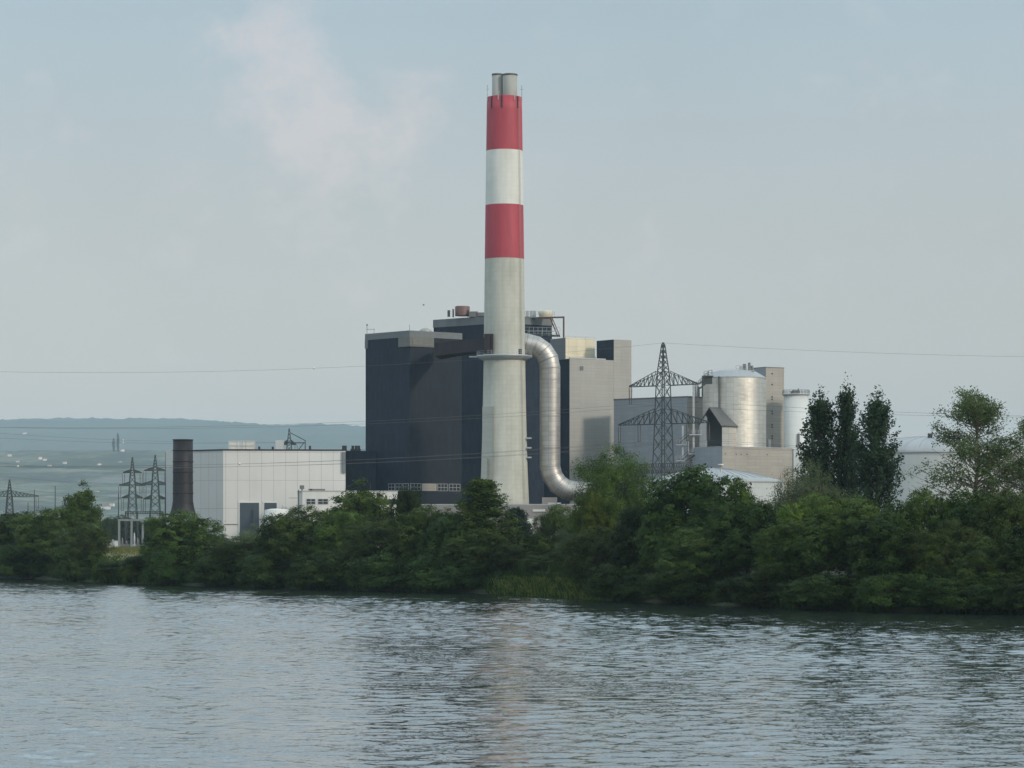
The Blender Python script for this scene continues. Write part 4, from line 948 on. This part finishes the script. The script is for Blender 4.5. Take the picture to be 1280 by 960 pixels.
# other line across the left
for i, (y0, y1, Yw, ww) in enumerate(((533, 541, 1150, 'highest'), (541.5, 548, 1150, 'second'), (562, 561.5, 1105, 'middle'), (577, 580, 1080, 'fourth'), (586, 590, 1080, 'lowest'))):
    wire(V(-160, y0 - 6, Yw), V(361.5 if i < 2 else 194, (553 if i < 2 else [0, 0, 588, 606, 624][i]) - (0 if i < 2 else 0), 1160 if i < 2 else 1100), 2.5, '%s thin wire crossing the blue hills at the left edge' % ww, rad=.034, balls=(.6,) if i < 2 else ())

# poles
for px, top, lab in ((43, 612, 'thin bare lamp mast above the bushes, nearer the wide armed pylon'), (69, 607.5, 'thin bare lamp mast rising left of the slim tree'), (35, 628, 'shortest thin mast at the left edge bushes'), (148, 617, 'thin lightning mast left of the paired pylons'), (207, 565, 'tall thin lightning mast against the pale wing of the white hall'), (463, 603, 'short lamp mast in front of the dark boiler house')):
    Y = 990; o = MB().bar((0, 0, 0), (0, 0, Z(top, Y) - GZ), .45, .2).build('lamp_mast', M['galv']); o.location = (X(px, Y), Y, GZ); tag(o, lab, 'mast', 'thin masts around the plant')

# substation
def gantry(pxs, top, Y, label, w=.7):
    t = thing('substation_gantry', (X(sum(pxs) / len(pxs), Y), Y, GZ), label, 'gantry', 'steel gantries of the substation')
    for p in pxs: MB().bar((X(p, Y), Y, GZ), (X(p, Y), Y, Z(top, Y)), w, w * .8).build('column', M['gantry'], t)
    m = MB(); m.bar(V(pxs[0] - 1.5, top, Y), V(pxs[-1] + 1.5, top, Y), w * .8)
    m.build('crossbeam', M['gantry'], t); return t
gantry([149, 164.5, 178.5, 196], 650, 880, 'pale steel gantry with four columns in front of the substation')
gt = thing('substation_gantry', (X(178, 960), 960, GZ), 'dark lattice gantry beam on thin legs behind the pale gantry', 'gantry', 'steel gantries of the substation')
m = MB()
for k in range(16):
    p0, p1 = 156 + k * 3, 159 + k * 3
    m.bar(V(p0, 642, 960), V(p1, 639.5, 960), .14); m.bar(V(p0, 639.5, 960), V(p1, 642, 960), .14)
for yy in (639.5, 642): m.bar(V(156, yy, 960), V(204, yy, 960), .2)
m.build('crossbeam', M['galv'], gt)
for px in (157, 172, 188, 203): MB().bar((X(px, 960), 960, GZ), (X(px, 960), 960, Z(640, 960)), .4).build('column', M['galv'], gt)
for i, (px, h_) in enumerate(((127, 5), (131, 4), (136, 6), (141, 4.5), (153, 5), (158, 4), (168, 6.5), (172, 5), (184, 4), (188, 6), (201, 5))):
    Y = 900; o = MB(); o.box((0, 0, 1.2), (.35, .35, 2.4)); o.box((0, 0, 2.6), (1.2, .8, .6)); o.lathe((0, 0), [(.25, 2.9), (.32, h_ * .7), (.15, h_)], 8)
    if i % 2: o.bar((.4, 0, 2.8), (.4, 0, h_ - .4), .2)
    oo = o.build('switchgear', M['louvre'] if i % 3 else M['galv_light']); oo.location = (X(px, Y), Y, GZ); tag(oo, 'small grey switchgear post standing in the substation yard', 'switchgear', 'switchgear posts of the substation')
o = MB().box((0, 0, 2), (4.4, 5, 4)); o = o.build('substation_shed', M['white_plain']); o.location = (X(141, 940), 940, GZ); tag(o, 'small white shed left of the pale substation gantry', 'shed')
MB().box((0, 0, 4.15), (4.9, 5.5, .3)).build('roof', M['roof_dark']).parent = o
o = MB().box((0, 0, 1.7), (2.2, 5, 3.4)).build('substation_cabinet', M['white_plain']); o.location = (X(131, 930), 930, GZ); tag(o, 'narrow white cabinet left of the small white shed', 'cabinet')
MB().box((0, 0, 3.5), (2.5, 5.3, .2)).build('roof', M['galv_light']).parent = o
# masonry hut with pitched roof at the substation
# ------------------------------------------------------------------ trees
def leaf_mesh(name, P, Nn, size, aspect, mat):
    """one small quad per point P, facing Nn"""
    n = len(P); Nn = Nn / np.linalg.norm(Nn, axis=1, keepdims=True)
    ref = rng.normal(size=(n, 3)); a = np.cross(Nn, ref); a /= np.linalg.norm(a, axis=1, keepdims=True); b = np.cross(Nn, a)
    s = (size * rng.uniform(.6, 1.35, n))[:, None]
    a *= s * aspect; b *= s
    v = np.stack([P - b, P + a - b * .15, P + b, P - a - b * .15], 1).reshape(-1, 3)
    me = bpy.data.meshes.new(name); me.vertices.add(4 * n); me.vertices.foreach_set('co', v.astype(np.float32).ravel())
    me.loops.add(4 * n); me.loops.foreach_set('vertex_index', np.arange(4 * n, dtype=np.int32))
    me.polygons.add(n); me.polygons.foreach_set('loop_start', np.arange(0, 4 * n, 4, dtype=np.int32)); me.polygons.foreach_set('loop_total', np.full(n, 4, dtype=np.int32))
    me.materials.append(mat); me.update(calc_edges=True); return me
def limb(m, p, q, r0, r1, wob=.3):
    pts = []; K = 6
    for k in range(K + 1):
        t = k / K; c = Vector(p).lerp(Vector(q), t); w_ = wob * math.sin(math.pi * t); pts.append(c + Vector((random.uniform(-w_, w_), random.uniform(-w_, w_), 0)))
    m.tube(pts, [r0 + (r1 - r0) * k / K for k in range(K + 1)], 6)
def unit(n): 
    v = rng.normal(size=(n, 3)); return v / np.linalg.norm(v, axis=1, keepdims=True)
def clumps(centers, radii, n_cl, per, cr, flat=1.0, shell=(.72, 1.0), droop=0.0):
    """leaf clumps over the skins of lobes; returns points and normals"""
    P = []; Nn = []
    vol = np.array([max(r[0] * r[2], .1) for r in radii]); cnt = np.maximum(1, (n_cl * vol / vol.sum()).astype(int))
    for c, r, k in zip(centers, radii, cnt):
        u = unit(k); u[:, 2] = np.where(rng.random(k) < .25, u[:, 2], np.abs(u[:, 2]) * .9 - .05 + 0 * u[:, 2]) if flat < 1 else u[:, 2]
        s = rng.uniform(shell[0], shell[1], k)[:, None]
        cp = c + u * r * s
        m_ = rng.integers(max(3, int(per * .6)), int(per * 1.4), k)
        rep = np.repeat(np.arange(k), m_)
        off = rng.normal(size=(len(rep), 3)) * cr * np.array([1, 1, .75]) * rng.uniform(.6, 1.3, k)[rep][:, None]
        off[:, 2] -= droop * np.abs(rng.normal(size=len(rep))) * cr
        P.append(cp[rep] + off); Nn.append(u[rep] * 1.25 + rng.normal(size=(len(rep), 3)) * .42 + np.array([0, 0, .35]))
    return np.concatenate(P), np.concatenate(Nn)
KINDS = {}
def register(kind, var, W, H, P, Nn, size, asp, mat, trunk, trunk_mat='bark'):
    """normalise so the crown is W wide and H high, bottom as generated"""
    lo = np.percentile(P, 1, axis=0); hi = np.percentile(P, 99.5, axis=0)
    KINDS.setdefault(kind, []).append((leaf_mesh(kind + '_crown', P, Nn, size, asp, LM[mat]), trunk, max(hi[0] - lo[0], hi[1] - lo[1]), hi[2], trunk_mat))
def trunk_mesh(mb, mat):
    o = mb.build('tmp', M[mat], None); me = o.data; bpy.data.objects.remove(o); return me

def gen_round(kind, mat, n_cl, per, size, var, W=12., H=14., low=.12, nl=17, cr=.5, asp=.5, droop=.25, lobe=(.15, .22), trunkmat='bark'):
    cs = []; rs = []
    for i in range(nl):
        a = i * 2.4 + rng.uniform(-.5, .5); t = (i + .5) / nl; z = H * (low + .16 + (.86 - low - .22) * t + rng.uniform(-.05, .05))
        prof = math.sqrt(max(.05, 1 - ((z / H - .45) / .56) ** 2)); rr = W * .5 * prof * rng.uniform(.60, .84)
        r_ = W * rng.uniform(*lobe); cs.append((rr * math.cos(a), rr * math.sin(a), z)); rs.append((r_, r_, r_ * rng.uniform(.7, 1.1)))
    cs.append((W * rng.uniform(-.08, .08), 0, H * .80)); rs.append((W * .2, W * .2, H * .18))
    for k in range(6):
        a = k * 1.05 + rng.uniform(-.4, .4); cs.append((W * .32 * math.cos(a), W * .32 * math.sin(a), H * (low + .16))); rs.append((W * .2, W * .2, H * .17))
    cs.append((0, 0, H * .45)); rs.append((W * .30, W * .30, H * .30))
    P, Nn = clumps(np.array(cs), np.array(rs), int(n_cl * 1.9), int(per * 1.6), cr * .66, droop=droop, shell=(.84, 1.02))
    m_ = P[:, 2] > .1; P, Nn = P[m_], Nn[m_]
    m = MB(); limb(m, (0, 0, -1), (rng.uniform(-.5, .5), 0, H * .35), .38, .26)
    for c in cs: limb(m, (0, 0, H * rng.uniform(.08, .3)), (c[0], c[1], c[2] + .2), .17, .03, .5)
    register(kind, var, W, H, P, Nn, size, asp, mat, trunk_mesh(m, trunkmat))
def gen_poplar(var, H=26., W=7.):
    P = []; Nn = []; m = MB(); limb(m, (0, 0, -1), (0, 0, H * .96), .40, .05, .2)
    for k in range(190):
        z0 = H * rng.uniform(.04, .84); a = rng.uniform(0, 6.28); prof = math.sin(math.pi * min(1, (z0 / H) * .95 + .12)) ** .6
        L_ = rng.uniform(3.0, 5.5) * (1.1 - .5 * z0 / H); out = W * .42 * prof * rng.uniform(.6, 1.1)
        p0 = np.array([0, 0, z0]); p1 = np.array([out * math.cos(a), out * math.sin(a), min(H, z0 + L_)])
        m.bar(p0, p1, .08, .02)
        K = 85; t = rng.uniform(.25, 1.08, K)[:, None]; pts = p0 + (p1 - p0) * t + rng.normal(size=(K, 3)) * np.array([.28, .28, .45]) * (1.15 - t * .55)
        P.append(pts); Nn.append(rng.normal(size=(K, 3)) + np.array([math.cos(a), math.sin(a), .2]) * .6)
    P.append(np.array([0, 0, H * .90]) + rng.normal(size=(1100, 3)) * np.array([.46, .46, 1.3])); Nn.append(rng.normal(size=(1100, 3)))
    register('poplar', var, W, H, np.concatenate(P), np.concatenate(Nn), .19, .6, 'poplar', trunk_mesh(m, 'bark'))
def gen_airy(var, H=26., W=15., kind='airy', mat='airy', nb=150, K=190, size=.14):
    P = []; Nn = []; m = MB(); limb(m, (0, 0, -1), (.5, 0, H * .95), .42, .05, .4)
    for k in range(nb):
        t0 = rng.uniform(.14, .93); z0 = H * t0; a = k * 2.4 + rng.uniform(-.4, .4)
        prof = (1 - t0) ** .72 * min(1, .45 + t0 * 1.6); L_ = W * .60 * prof * rng.uniform(.55, 1.15) + .8; up = rng.uniform(.35, .9)
        p0 = np.array([0, 0, z0]); p1 = np.array([L_ * math.cos(a), L_ * math.sin(a), min(H, z0 + L_ * up)])
        limb(m, p0, p1, .09, .02, .25)
        for j in range(4):
            tt = rng.uniform(.35, 1.0); c = p0 + (p1 - p0) * tt; d = unit(1)[0] * rng.uniform(.8, 1.8) * .8; d[2] = abs(d[2]) * .8
            e = c + d; m.bar(c, e, .04, .015)
            kk = K // 4; t = rng.uniform(.2, 1.15, kk)[:, None]
            P.append(c + (e - c) * t + rng.normal(size=(kk, 3)) * .38); Nn.append(rng.normal(size=(kk, 3)) + np.array([0, 0, .5]))
    register(kind, var, W, H, np.concatenate(P), np.concatenate(Nn), size, .5, mat, trunk_mesh(m, 'bark_pale'))
def gen_cone(var, H=20., W=10., kind='cone', mat='mid', power=.78):
    P = []; Nn = []; m = MB(); limb(m, (0, 0, -1), (0, 0, H * .97), .35, .04, .15)
    for k in range(210):
        t0 = rng.uniform(.06, .97) ; z0 = H * t0; a = k * 2.4; L_ = (W * .5) * ((1 - t0) ** power) * rng.uniform(.7, 1.12) + .35
        p0 = np.array([0, 0, z0]); p1 = np.array([L_ * math.cos(a), L_ * math.sin(a), min(H, z0 + L_ * rng.uniform(.15, .6))])
        m.bar(p0, p1, .07, .02); K = int(70 + 110 * L_ / (W * .5)); t = rng.uniform(.2, 1.08, K)[:, None]
        P.append(p0 + (p1 - p0) * t + rng.normal(size=(K, 3)) * np.array([.36, .36, .28])); Nn.append(rng.normal(size=(K, 3)) + np.array([0, 0, .6]))
    register(kind, var, W, H, np.concatenate(P), np.concatenate(Nn), .19, .5, mat, trunk_mesh(m, 'bark'))
for v_ in range(3): gen_round('willow', 'mid', 700, 26, .17, v_)
for v_ in range(3): gen_round('darkbush', 'dark', 640, 24, .21, v_, cr=.6)
for v_ in range(3): gen_round('olivebush', 'olive', 800, 26, .14, v_, droop=.7, lobe=(.12,.2), nl=16)
gen_round('bright', 'bright', 560, 24, .17, 0, nl=7)
for v_ in range(2): gen_round('greywillow', 'grey', 600, 26, .15, v_, H=16., low=.2, droop=1.4, cr=.6, asp=.3)
gen_round('tallwillow', 'mid', 900, 28, .16, 0, W=13, H=21, low=.2, droop=.9, cr=.7, asp=.36, nl=20)
gen_round('ash', 'mid', 230, 30, .20, 0, W=8, H=14, low=.35, nl=10, cr=.6, lobe=(.14, .24))
gen_round('thin', 'grey', 210, 22, .16, 0, W=9, H=13, low=.2, nl=9, cr=.7, lobe=(.14, .22))
gen_poplar(0); gen_poplar(1); gen_airy(0); gen_airy(1); gen_cone(0); gen_cone(0, 14, 8, 'pine', 'pine', .55)
for v_ in range(2): gen_round('lowbush', 'dark', 520, 24, .16, v_, W=11, H=7, low=.05, nl=8, cr=.5)
gen_round('lowbright', 'bright', 380, 24, .15, 0, W=9, H=5, low=.05, nl=7, cr=.45)

TN = {'willow': 'willow_tree', 'darkbush': 'dark_bushy_tree', 'olivebush': 'olive_green_tree', 'bright': 'light_green_tree', 'greywillow': 'grey_willow_tree', 'tallwillow': 'tall_willow_tree', 'ash': 'ash_tree',
      'thin': 'sparse_tree', 'poplar': 'poplar_tree', 'airy': 'tall_open_tree', 'cone': 'conical_tree', 'pine': 'pine_tree', 'lowbush': 'riverside_shrub', 'lowbright': 'light_green_shrub'}
used = {}
def land_z(d): return float(np.interp(d, [0, .8, 2.5, 6, 10, 16], [-.1, .5, 1.3, 2.6, 3.7, 4.0]))
def plant(kind, px, top, w_, d, label, absY=None, group='trees and bushes along the river bank', cat=None):
    Y = absY if absY else bankY(px) + d; x = X(px, Y); zb = land_z(d) if not absY else GZ
    k = used.get(kind, 0); used[kind] = k + 1
    cm, tm, W0, H0, tmat = KINDS[kind][k % len(KINDS[kind])]
    s = w_ * 1.10 * Y / F / W0; sz = (Z(top, Y) - zb) / H0
    if cat is None: cat = 'shrub' if kind in ('lowbush', 'lowbright') else 'tree'
    t = thing(TN[kind], (x, Y, zb - .1), label, cat, group)
    t.scale = (s, s, sz); t.rotation_euler.z = rng.uniform(0, 6.28)
    for nm_, me_ in (('crown', cm), ('trunk', tm)):
        o = bpy.data.objects.new(nm_, me_); COL.objects.link(o); o.parent = t
    return t
T = [
 ('lowbush', 155, 700, 60, 6, 'low dark shrub in the gap of the bank below the substation'),
 ('lowbush', 186, 694, 50, 8, 'low dark shrub at the right end of the bank gap below the substation'),
 ('willow', -28, 650, 90, 8, 'round green willow cut by the left edge of the picture'),
 ('darkbush', 24, 642, 84, 8, 'dark rounded tree below the wide armed pylon at far left'),
 ('willow', 70, 636, 96, 12, 'broad rounded willow between the thin lamp masts and the slim tree'),
 ('olivebush', 110, 655, 56, 8, 'small olive bush at the right end of the leftmost clump'),
 ('lowbush', 40, 678, 96, 1.2, 'low dark shrub at the waterline under the leftmost clump'),
 ('lowbush', 98, 684, 62, 1.2, 'low dark shrub at the waterline below the slim tree'),
 ('ash', 103, 604, 46, 34, 'slim loose crowned tree rising above the leftmost clump'),
 ('lowbright', 140, 698, 40, 3, 'light green shrub on the open bank below the pale gantry, left one'),
 ('lowbright', 172, 700, 40, 3, 'light green shrub on the open bank near the stack bush, right one'),
 ('willow', 232, 640, 92, 9, 'rounded willow in front of the rusty stack'),
 ('darkbush', 206, 660, 48, 6, 'small dark tree at the left foot of the stack willow'),
 ('lowbush', 222, 682, 80, 1.2, 'low dark shrub at the waterline below the rusty stack'),
 ('olivebush', 298, 671, 88, 7, 'low olive tree in front of the white hall corner'),
 ('thin', 316, 655, 40, 22, 'sparse twiggy tree before the tall slate doors'),
 ('lowbush', 280, 692, 80, 1.2, 'low dark shrub at the waterline below the white hall corner'),
 ('darkbush', 352, 655, 62, 9, 'dark tree in front of the beige round tank'),
 ('willow', 385, 634, 100, 11, 'large rounded willow below the right half of the white hall'),
 ('lowbush', 345, 690, 90, 1.2, 'low dark shrub at the waterline below the beige tank'),
 ('lowbush', 412, 688, 90, 1.2, 'low dark shrub at the waterline below the white office'),
 ('willow', 430, 640, 74, 14, 'willow crown at the foot of the ash before the white office'),
 ('ash', 449, 602, 74, 28, 'loose light crowned ash against the dark boiler house corner'),
 ('olivebush', 470, 648, 84, 8, 'olive tree below the window row of the boiler house'),
 ('darkbush', 508, 612, 44, 26, 'narrow dark tree under the boiler house windows'),
 ('willow', 530, 634, 86, 10, 'rounded willow below the dark block right edge'),
 ('lowbush', 490, 690, 100, 1.2, 'low dark shrub at the waterline below the boiler house'),
 ('darkbush', 563, 646, 70, 8, 'dark tree left of the pointed tree by the chimney'),
 ('cone', 602, 600, 96, 15, 'pointed feathery tree covering the left of the chimney foot'),
 ('willow', 600, 662, 84, 6, 'willow at the foot of the pointed tree'),
 ('lowbush', 570, 696, 100, 1.2, 'low dark shrub at the waterline left of the reed bank'),
 ('pine', 645, 636, 42, 60, 'small blue green pine right of the chimney foot'),
 ('olivebush', 642, 682, 56, 18, 'olive bush at the left end of the reed bank'),
 ('olivebush', 700, 632, 64, 48, 'dull green tree under the lower elbow of the duct'),
 ('willow', 668, 668, 48, 40, 'small willow behind the reeds, under the white shed'),
 ('greywillow', 727, 655, 54, 34, 'grey green willow bush behind the right end of the reeds'),
 ('olivebush', 690, 690, 60, 22, 'dull bush right behind the middle of the reed bank'),
 ('tallwillow', 763, 560, 96, 34, 'tall drooping willow standing above all trees right of the duct'),
 ('bright', 743, 612, 52, 22, 'yellow green tree at the left foot of the tall willow'),
 ('olivebush', 748, 660, 76, 8, 'olive bush at the water right of the reed bank'),
 ('darkbush', 800, 636, 64, 12, 'dark tree filling the gap left of the pylon foot'),
 ('lowbush', 790, 706, 100, 1.2, 'low dark shrub at the waterline below the tall willow'),
 ('darkbush', 870, 587, 126, 18, 'great dark rounded tree just right of the pylon foot'),
 ('willow', 838, 636, 70, 10, 'willow at the left flank of the great dark tree'),
 ('bright', 921, 600, 52, 26, 'yellow green crown behind the great dark tree'),
 ('darkbush', 935, 624, 96, 14, 'dark rounded tree below the beige low building'),
 ('olivebush', 880, 660, 100, 7, 'olive tree at the water below the great dark tree'),
 ('lowbush', 860, 712, 100, 1.2, 'low dark shrub at the waterline below the great dark tree'),
 ('greywillow', 1012, 580, 92, 40, 'pale grey green willow left of the poplar feet'),
 ('thin', 972, 606, 50, 36, 'thin pale bush left of the grey green willow'),
 ('bright', 1012, 619, 76, 17, 'bright green tree below the grey green willow'),
 ('willow', 985, 652, 84, 7, 'willow at the water below the slim white silo'),
 ('lowbush', 950, 716, 100, 1.2, 'low dark shrub at the waterline below the long low building'),
 ('poplar', 1024, 497, 45, 70, 'left one of the three dark poplars'),
 ('poplar', 1058, 488, 35, 74, 'middle and tallest of the three dark poplars'),
 ('poplar', 1097, 498, 52, 68, 'right and widest of the three dark poplars'),
 ('willow', 1062, 622, 112, 12, 'wide willow under the three poplars'),
 ('darkbush', 1108, 640, 84, 8, 'dark tree at the right foot of the wide willow'),
 ('lowbush', 1040, 714, 110, 1.2, 'low dark shrub at the waterline below the poplars'),
 ('willow', 1150, 614, 82, 20, 'rounded willow before the white domed store'),
 ('airy', 1222, 489, 124, 30, 'tallest open crowned tree near the right edge'),
 ('airy', 1292, 526, 90, 36, 'open crowned tree cut by the right edge of the picture'),
 ('olivebush', 1185, 650, 84, 8, 'olive tree in the front row left of the tall open tree trunk'),
 ('darkbush', 1212, 618, 86, 20, 'dark tree hiding the foot of the tall open tree'),
 ('willow', 1262, 616, 92, 16, 'willow right of the tall open tree trunk'),
 ('olivebush', 1232, 672, 84, 6, 'olive bush at the water below the tall open tree'),
 ('bright', 1165, 672, 50, 6, 'small light green bush in the front row below the domed store'),
 ('lowbush', 1130, 716, 110, 1.2, 'low dark shrub at the waterline below the domed store'),
 ('lowbush', 1215, 718, 100, 1.2, 'low dark shrub at the waterline below the tallest open tree'),
 ('darkbush', 1300, 650, 90, 8, 'dark tree cut by the right edge of the picture'),
 ('lowbush', 1290, 716, 100, 1.2, 'low dark shrub at the waterline in the right corner'),
]
for a in T: plant(*a)
# trees beyond the substation and behind the white hall
for i, (px, top, w_, Y) in enumerate(((122, 652, 26, 1350), (134, 648, 22, 1380), (150, 645, 34, 1400), (168, 650, 30, 1420), (186, 648, 30, 1400), (204, 652, 24, 1380), (4, 645, 40, 1380), (246, 553, 8, 1500), (262, 553.5, 9, 1500), (278, 553, 7, 1500))):
    if i < 7: plant('darkbush', px, top, w_, 20, 'small hazy dark tree in the row beyond the substation', Y, 'hazy trees beyond the substation')
for i, (px, Y, h_) in enumerate(((142, 8700, 42), (147.5, 8700, 56))):
    t = plant('poplar', px, 560, 4, 20, 'tiny dark tree standing on the brow of the far vineyard slope', Y, 'pair of tiny trees on the far brow'); zz = hill_z(X(px, Y), Y)
    t.location.z = zz - 2; t.scale = (1.7, 1.7, h_ / 24)

# ------------------------------------------------------------------ grass and reeds (uncountable)
def blades(name, n, fn, h, wdt, mat, label, cat='grass'):
    base = np.array([fn() for _ in range(n)]); hh = h * rng.uniform(.5, 1.2, n); a = rng.uniform(0, 6.28, n)
    lean = rng.normal(size=(n, 2)) * .22 * hh[:, None]; dx = np.stack([np.cos(a), np.sin(a), 0 * a], 1) * wdt
    tip = base + np.stack([lean[:, 0], lean[:, 1], hh], 1); mid = base + np.stack([lean[:, 0] * .3, lean[:, 1] * .3, hh * .55], 1)
    v = np.stack([base - dx * .6, base + dx * .6, mid + dx, tip, mid - dx], 1).reshape(-1, 3)
    me = bpy.data.meshes.new(name); me.vertices.add(5 * n); me.vertices.foreach_set('co', v.astype(np.float32).ravel()); me.loops.add(5 * n)
    me.loops.foreach_set('vertex_index', np.arange(5 * n, dtype=np.int32)); me.polygons.add(n); me.polygons.foreach_set('loop_start', np.arange(0, 5 * n, 5, dtype=np.int32)); me.polygons.foreach_set('loop_total', np.full(n, 5, dtype=np.int32))
    me.materials.append(LM[mat]); me.update(calc_edges=True); o = bpy.data.objects.new(name, me); COL.objects.link(o); tag(o, label, cat, kind='stuff'); return o
def strip_fn(p0, p1, d0, d1):
    def f():
        px = rng.uniform(p0, p1); d = rng.uniform(d0, d1); Y = bankY(px) + d; return (X(px, Y), Y, land_z(d) - .1)
    return f
def reed_pt():
    while True:
        px = rng.uniform(606, 752); d = rng.uniform(.2, 5.0)
        edge = min(1, (px - 606) / 22, (752 - px) / 30)
        if rng.random() < edge * (.55 + .45 * math.sin(px * .21 + d)): break
    Y = bankY(px) + d; return (X(px, Y), Y, land_z(d) - .15 - .7 * (1 - edge))
blades('reeds', 9000, reed_pt, 1.2, .06, 'reed', 'yellow green reeds along the sunny bank below the duct', 'reeds')
blades('reeds', 9000, reed_pt, 1.1, .06, 'mid', 'darker green reeds mixed into the sunny strip below the duct', 'reeds')
blades('reeds', 9000, strip_fn(125, 200, 0.3, 14), 1.7, .07, 'mid', 'fresh green reeds on the open bank below the substation', 'reeds')
blades('dry_grass', 22000, strip_fn(105, 215, 14, 120), 2.9, .07, 'dry', 'pale dry grass in front of the substation')
blades('bank_grass', 34000, strip_fn(-60, 1340, 0.0, 7), 1.5, .07, 'dark', 'dark green grass fringe along the whole water edge')
blades('meadow_grass', 12000, strip_fn(600, 760, 14, 70), 1.6, .07, 'olive', 'rough grass behind the reed bank')
Pn = np.array([strip_fn(136, 186, 3, 16)() for _ in range(26)]); Pn[:, 2] += 2.0
Pf = np.repeat(Pn, 34, 0) + rng.normal(size=(26 * 34, 3)) * np.array([.8, .5, .32])
me = leaf_mesh('flower_heads', Pf, rng.normal(size=(len(Pf), 3)) + np.array([0, -.4, 1]), .12, .8, LM['flower']); o = bpy.data.objects.new('flower_heads', me); COL.objects.link(o)
tag(o, 'pale yellowish flower heads on the open bank below the substation', 'flowers', kind='stuff')

# bird
bd = thing('bird', V(529.5, 381.5, 900), 'tiny dark bird flying in the sky above the boiler house', 'bird'); 
p = V(529.5, 381.5, 900); m = MB(); m.tube([p + Vector((-.35, 0, 0)), p + Vector((-.1, 0, .03)), p + Vector((.15, 0, .05)), p + Vector((.38, 0, .08))], [.03, .12, .11, .04], 8)
m.face([p + Vector((-.1, 0, .05)), p + Vector((.15, 0, .05)), p + Vector((.1, -.5, .35)), p + Vector((-.15, -.75, .25))]); m.face([p + Vector((-.1, 0, .05)), p + Vector((.15, 0, .05)), p + Vector((.1, .5, .35)), p + Vector((-.15, .75, .25))])
m.build('body', M['bird'], bd)
for o in bpy.data.objects:
    if o.type == 'MESH' and o.name.startswith(('steel_silo',)): pass

def split_clusters(o, gap=0.25):
    """pieces of one part that do not touch become parts of their own"""
    me = o.data; par = list(range(len(me.vertices)))
    def find(a):
        while par[a] != a: par[a] = par[par[a]]; a = par[a]
        return a
    for e in me.edges: par[find(e.vertices[0])] = find(e.vertices[1])
    isl = {}
    for v in me.vertices: isl.setdefault(find(v.index), []).append(v.index)
    boxes = []
    for k, vv in isl.items():
        co = np.array([me.vertices[i].co[:] for i in vv]); boxes.append([{k}, co.min(0) - gap / 2, co.max(0) + gap / 2])
    ch = True
    while ch:
        ch = False
        for i in range(len(boxes)):
            for j in range(i + 1, len(boxes)):
                if np.all(boxes[i][1] <= boxes[j][2]) and np.all(boxes[j][1] <= boxes[i][2]):
                    boxes[i] = [boxes[i][0] | boxes[j][0], np.minimum(boxes[i][1], boxes[j][1]), np.maximum(boxes[i][2], boxes[j][2])]; boxes.pop(j); ch = True; break
            if ch: break
    if len(boxes) < 2: return
    for ks, _, _ in boxes[1:]:
        c = o.copy(); c.data = me.copy(); COL.objects.link(c)
        bm = bmesh.new(); bm.from_mesh(c.data); bm.verts.ensure_lookup_table()
        bmesh.ops.delete(bm, geom=[v for v in bm.verts if find(v.index) not in ks], context='VERTS'); bm.to_mesh(c.data); bm.free()
    ks = boxes[0][0]; bm = bmesh.new(); bm.from_mesh(me); bm.verts.ensure_lookup_table()
    bmesh.ops.delete(bm, geom=[v for v in bm.verts if find(v.index) not in ks], context='VERTS'); bm.to_mesh(me); bm.free()
for o in list(bpy.data.objects):
    if o.type == 'MESH' and o.parent and o.parent.name != 'hillside_house' and o.name.split('.')[0] in ('mast', 'roof_pipe', 'flange', 'support', 'roof_vent', 'roof_unit', 'roof_equipment', 'louvre_panel', 'railing', 'roof_railing', 'gallery_railing', 'downpipe', 'exhaust_pipe', 'wall_vent', 'roof_housing', 'post', 'portal_beam', 'access_gantry', 'insulator', 'access_gantry', 'pipe_bracket', 'strut') and len(o.data.vertices) < 6000 and o.parent.get('category') != 'pylon':
        if len(o.children) == 0: split_clusters(o)
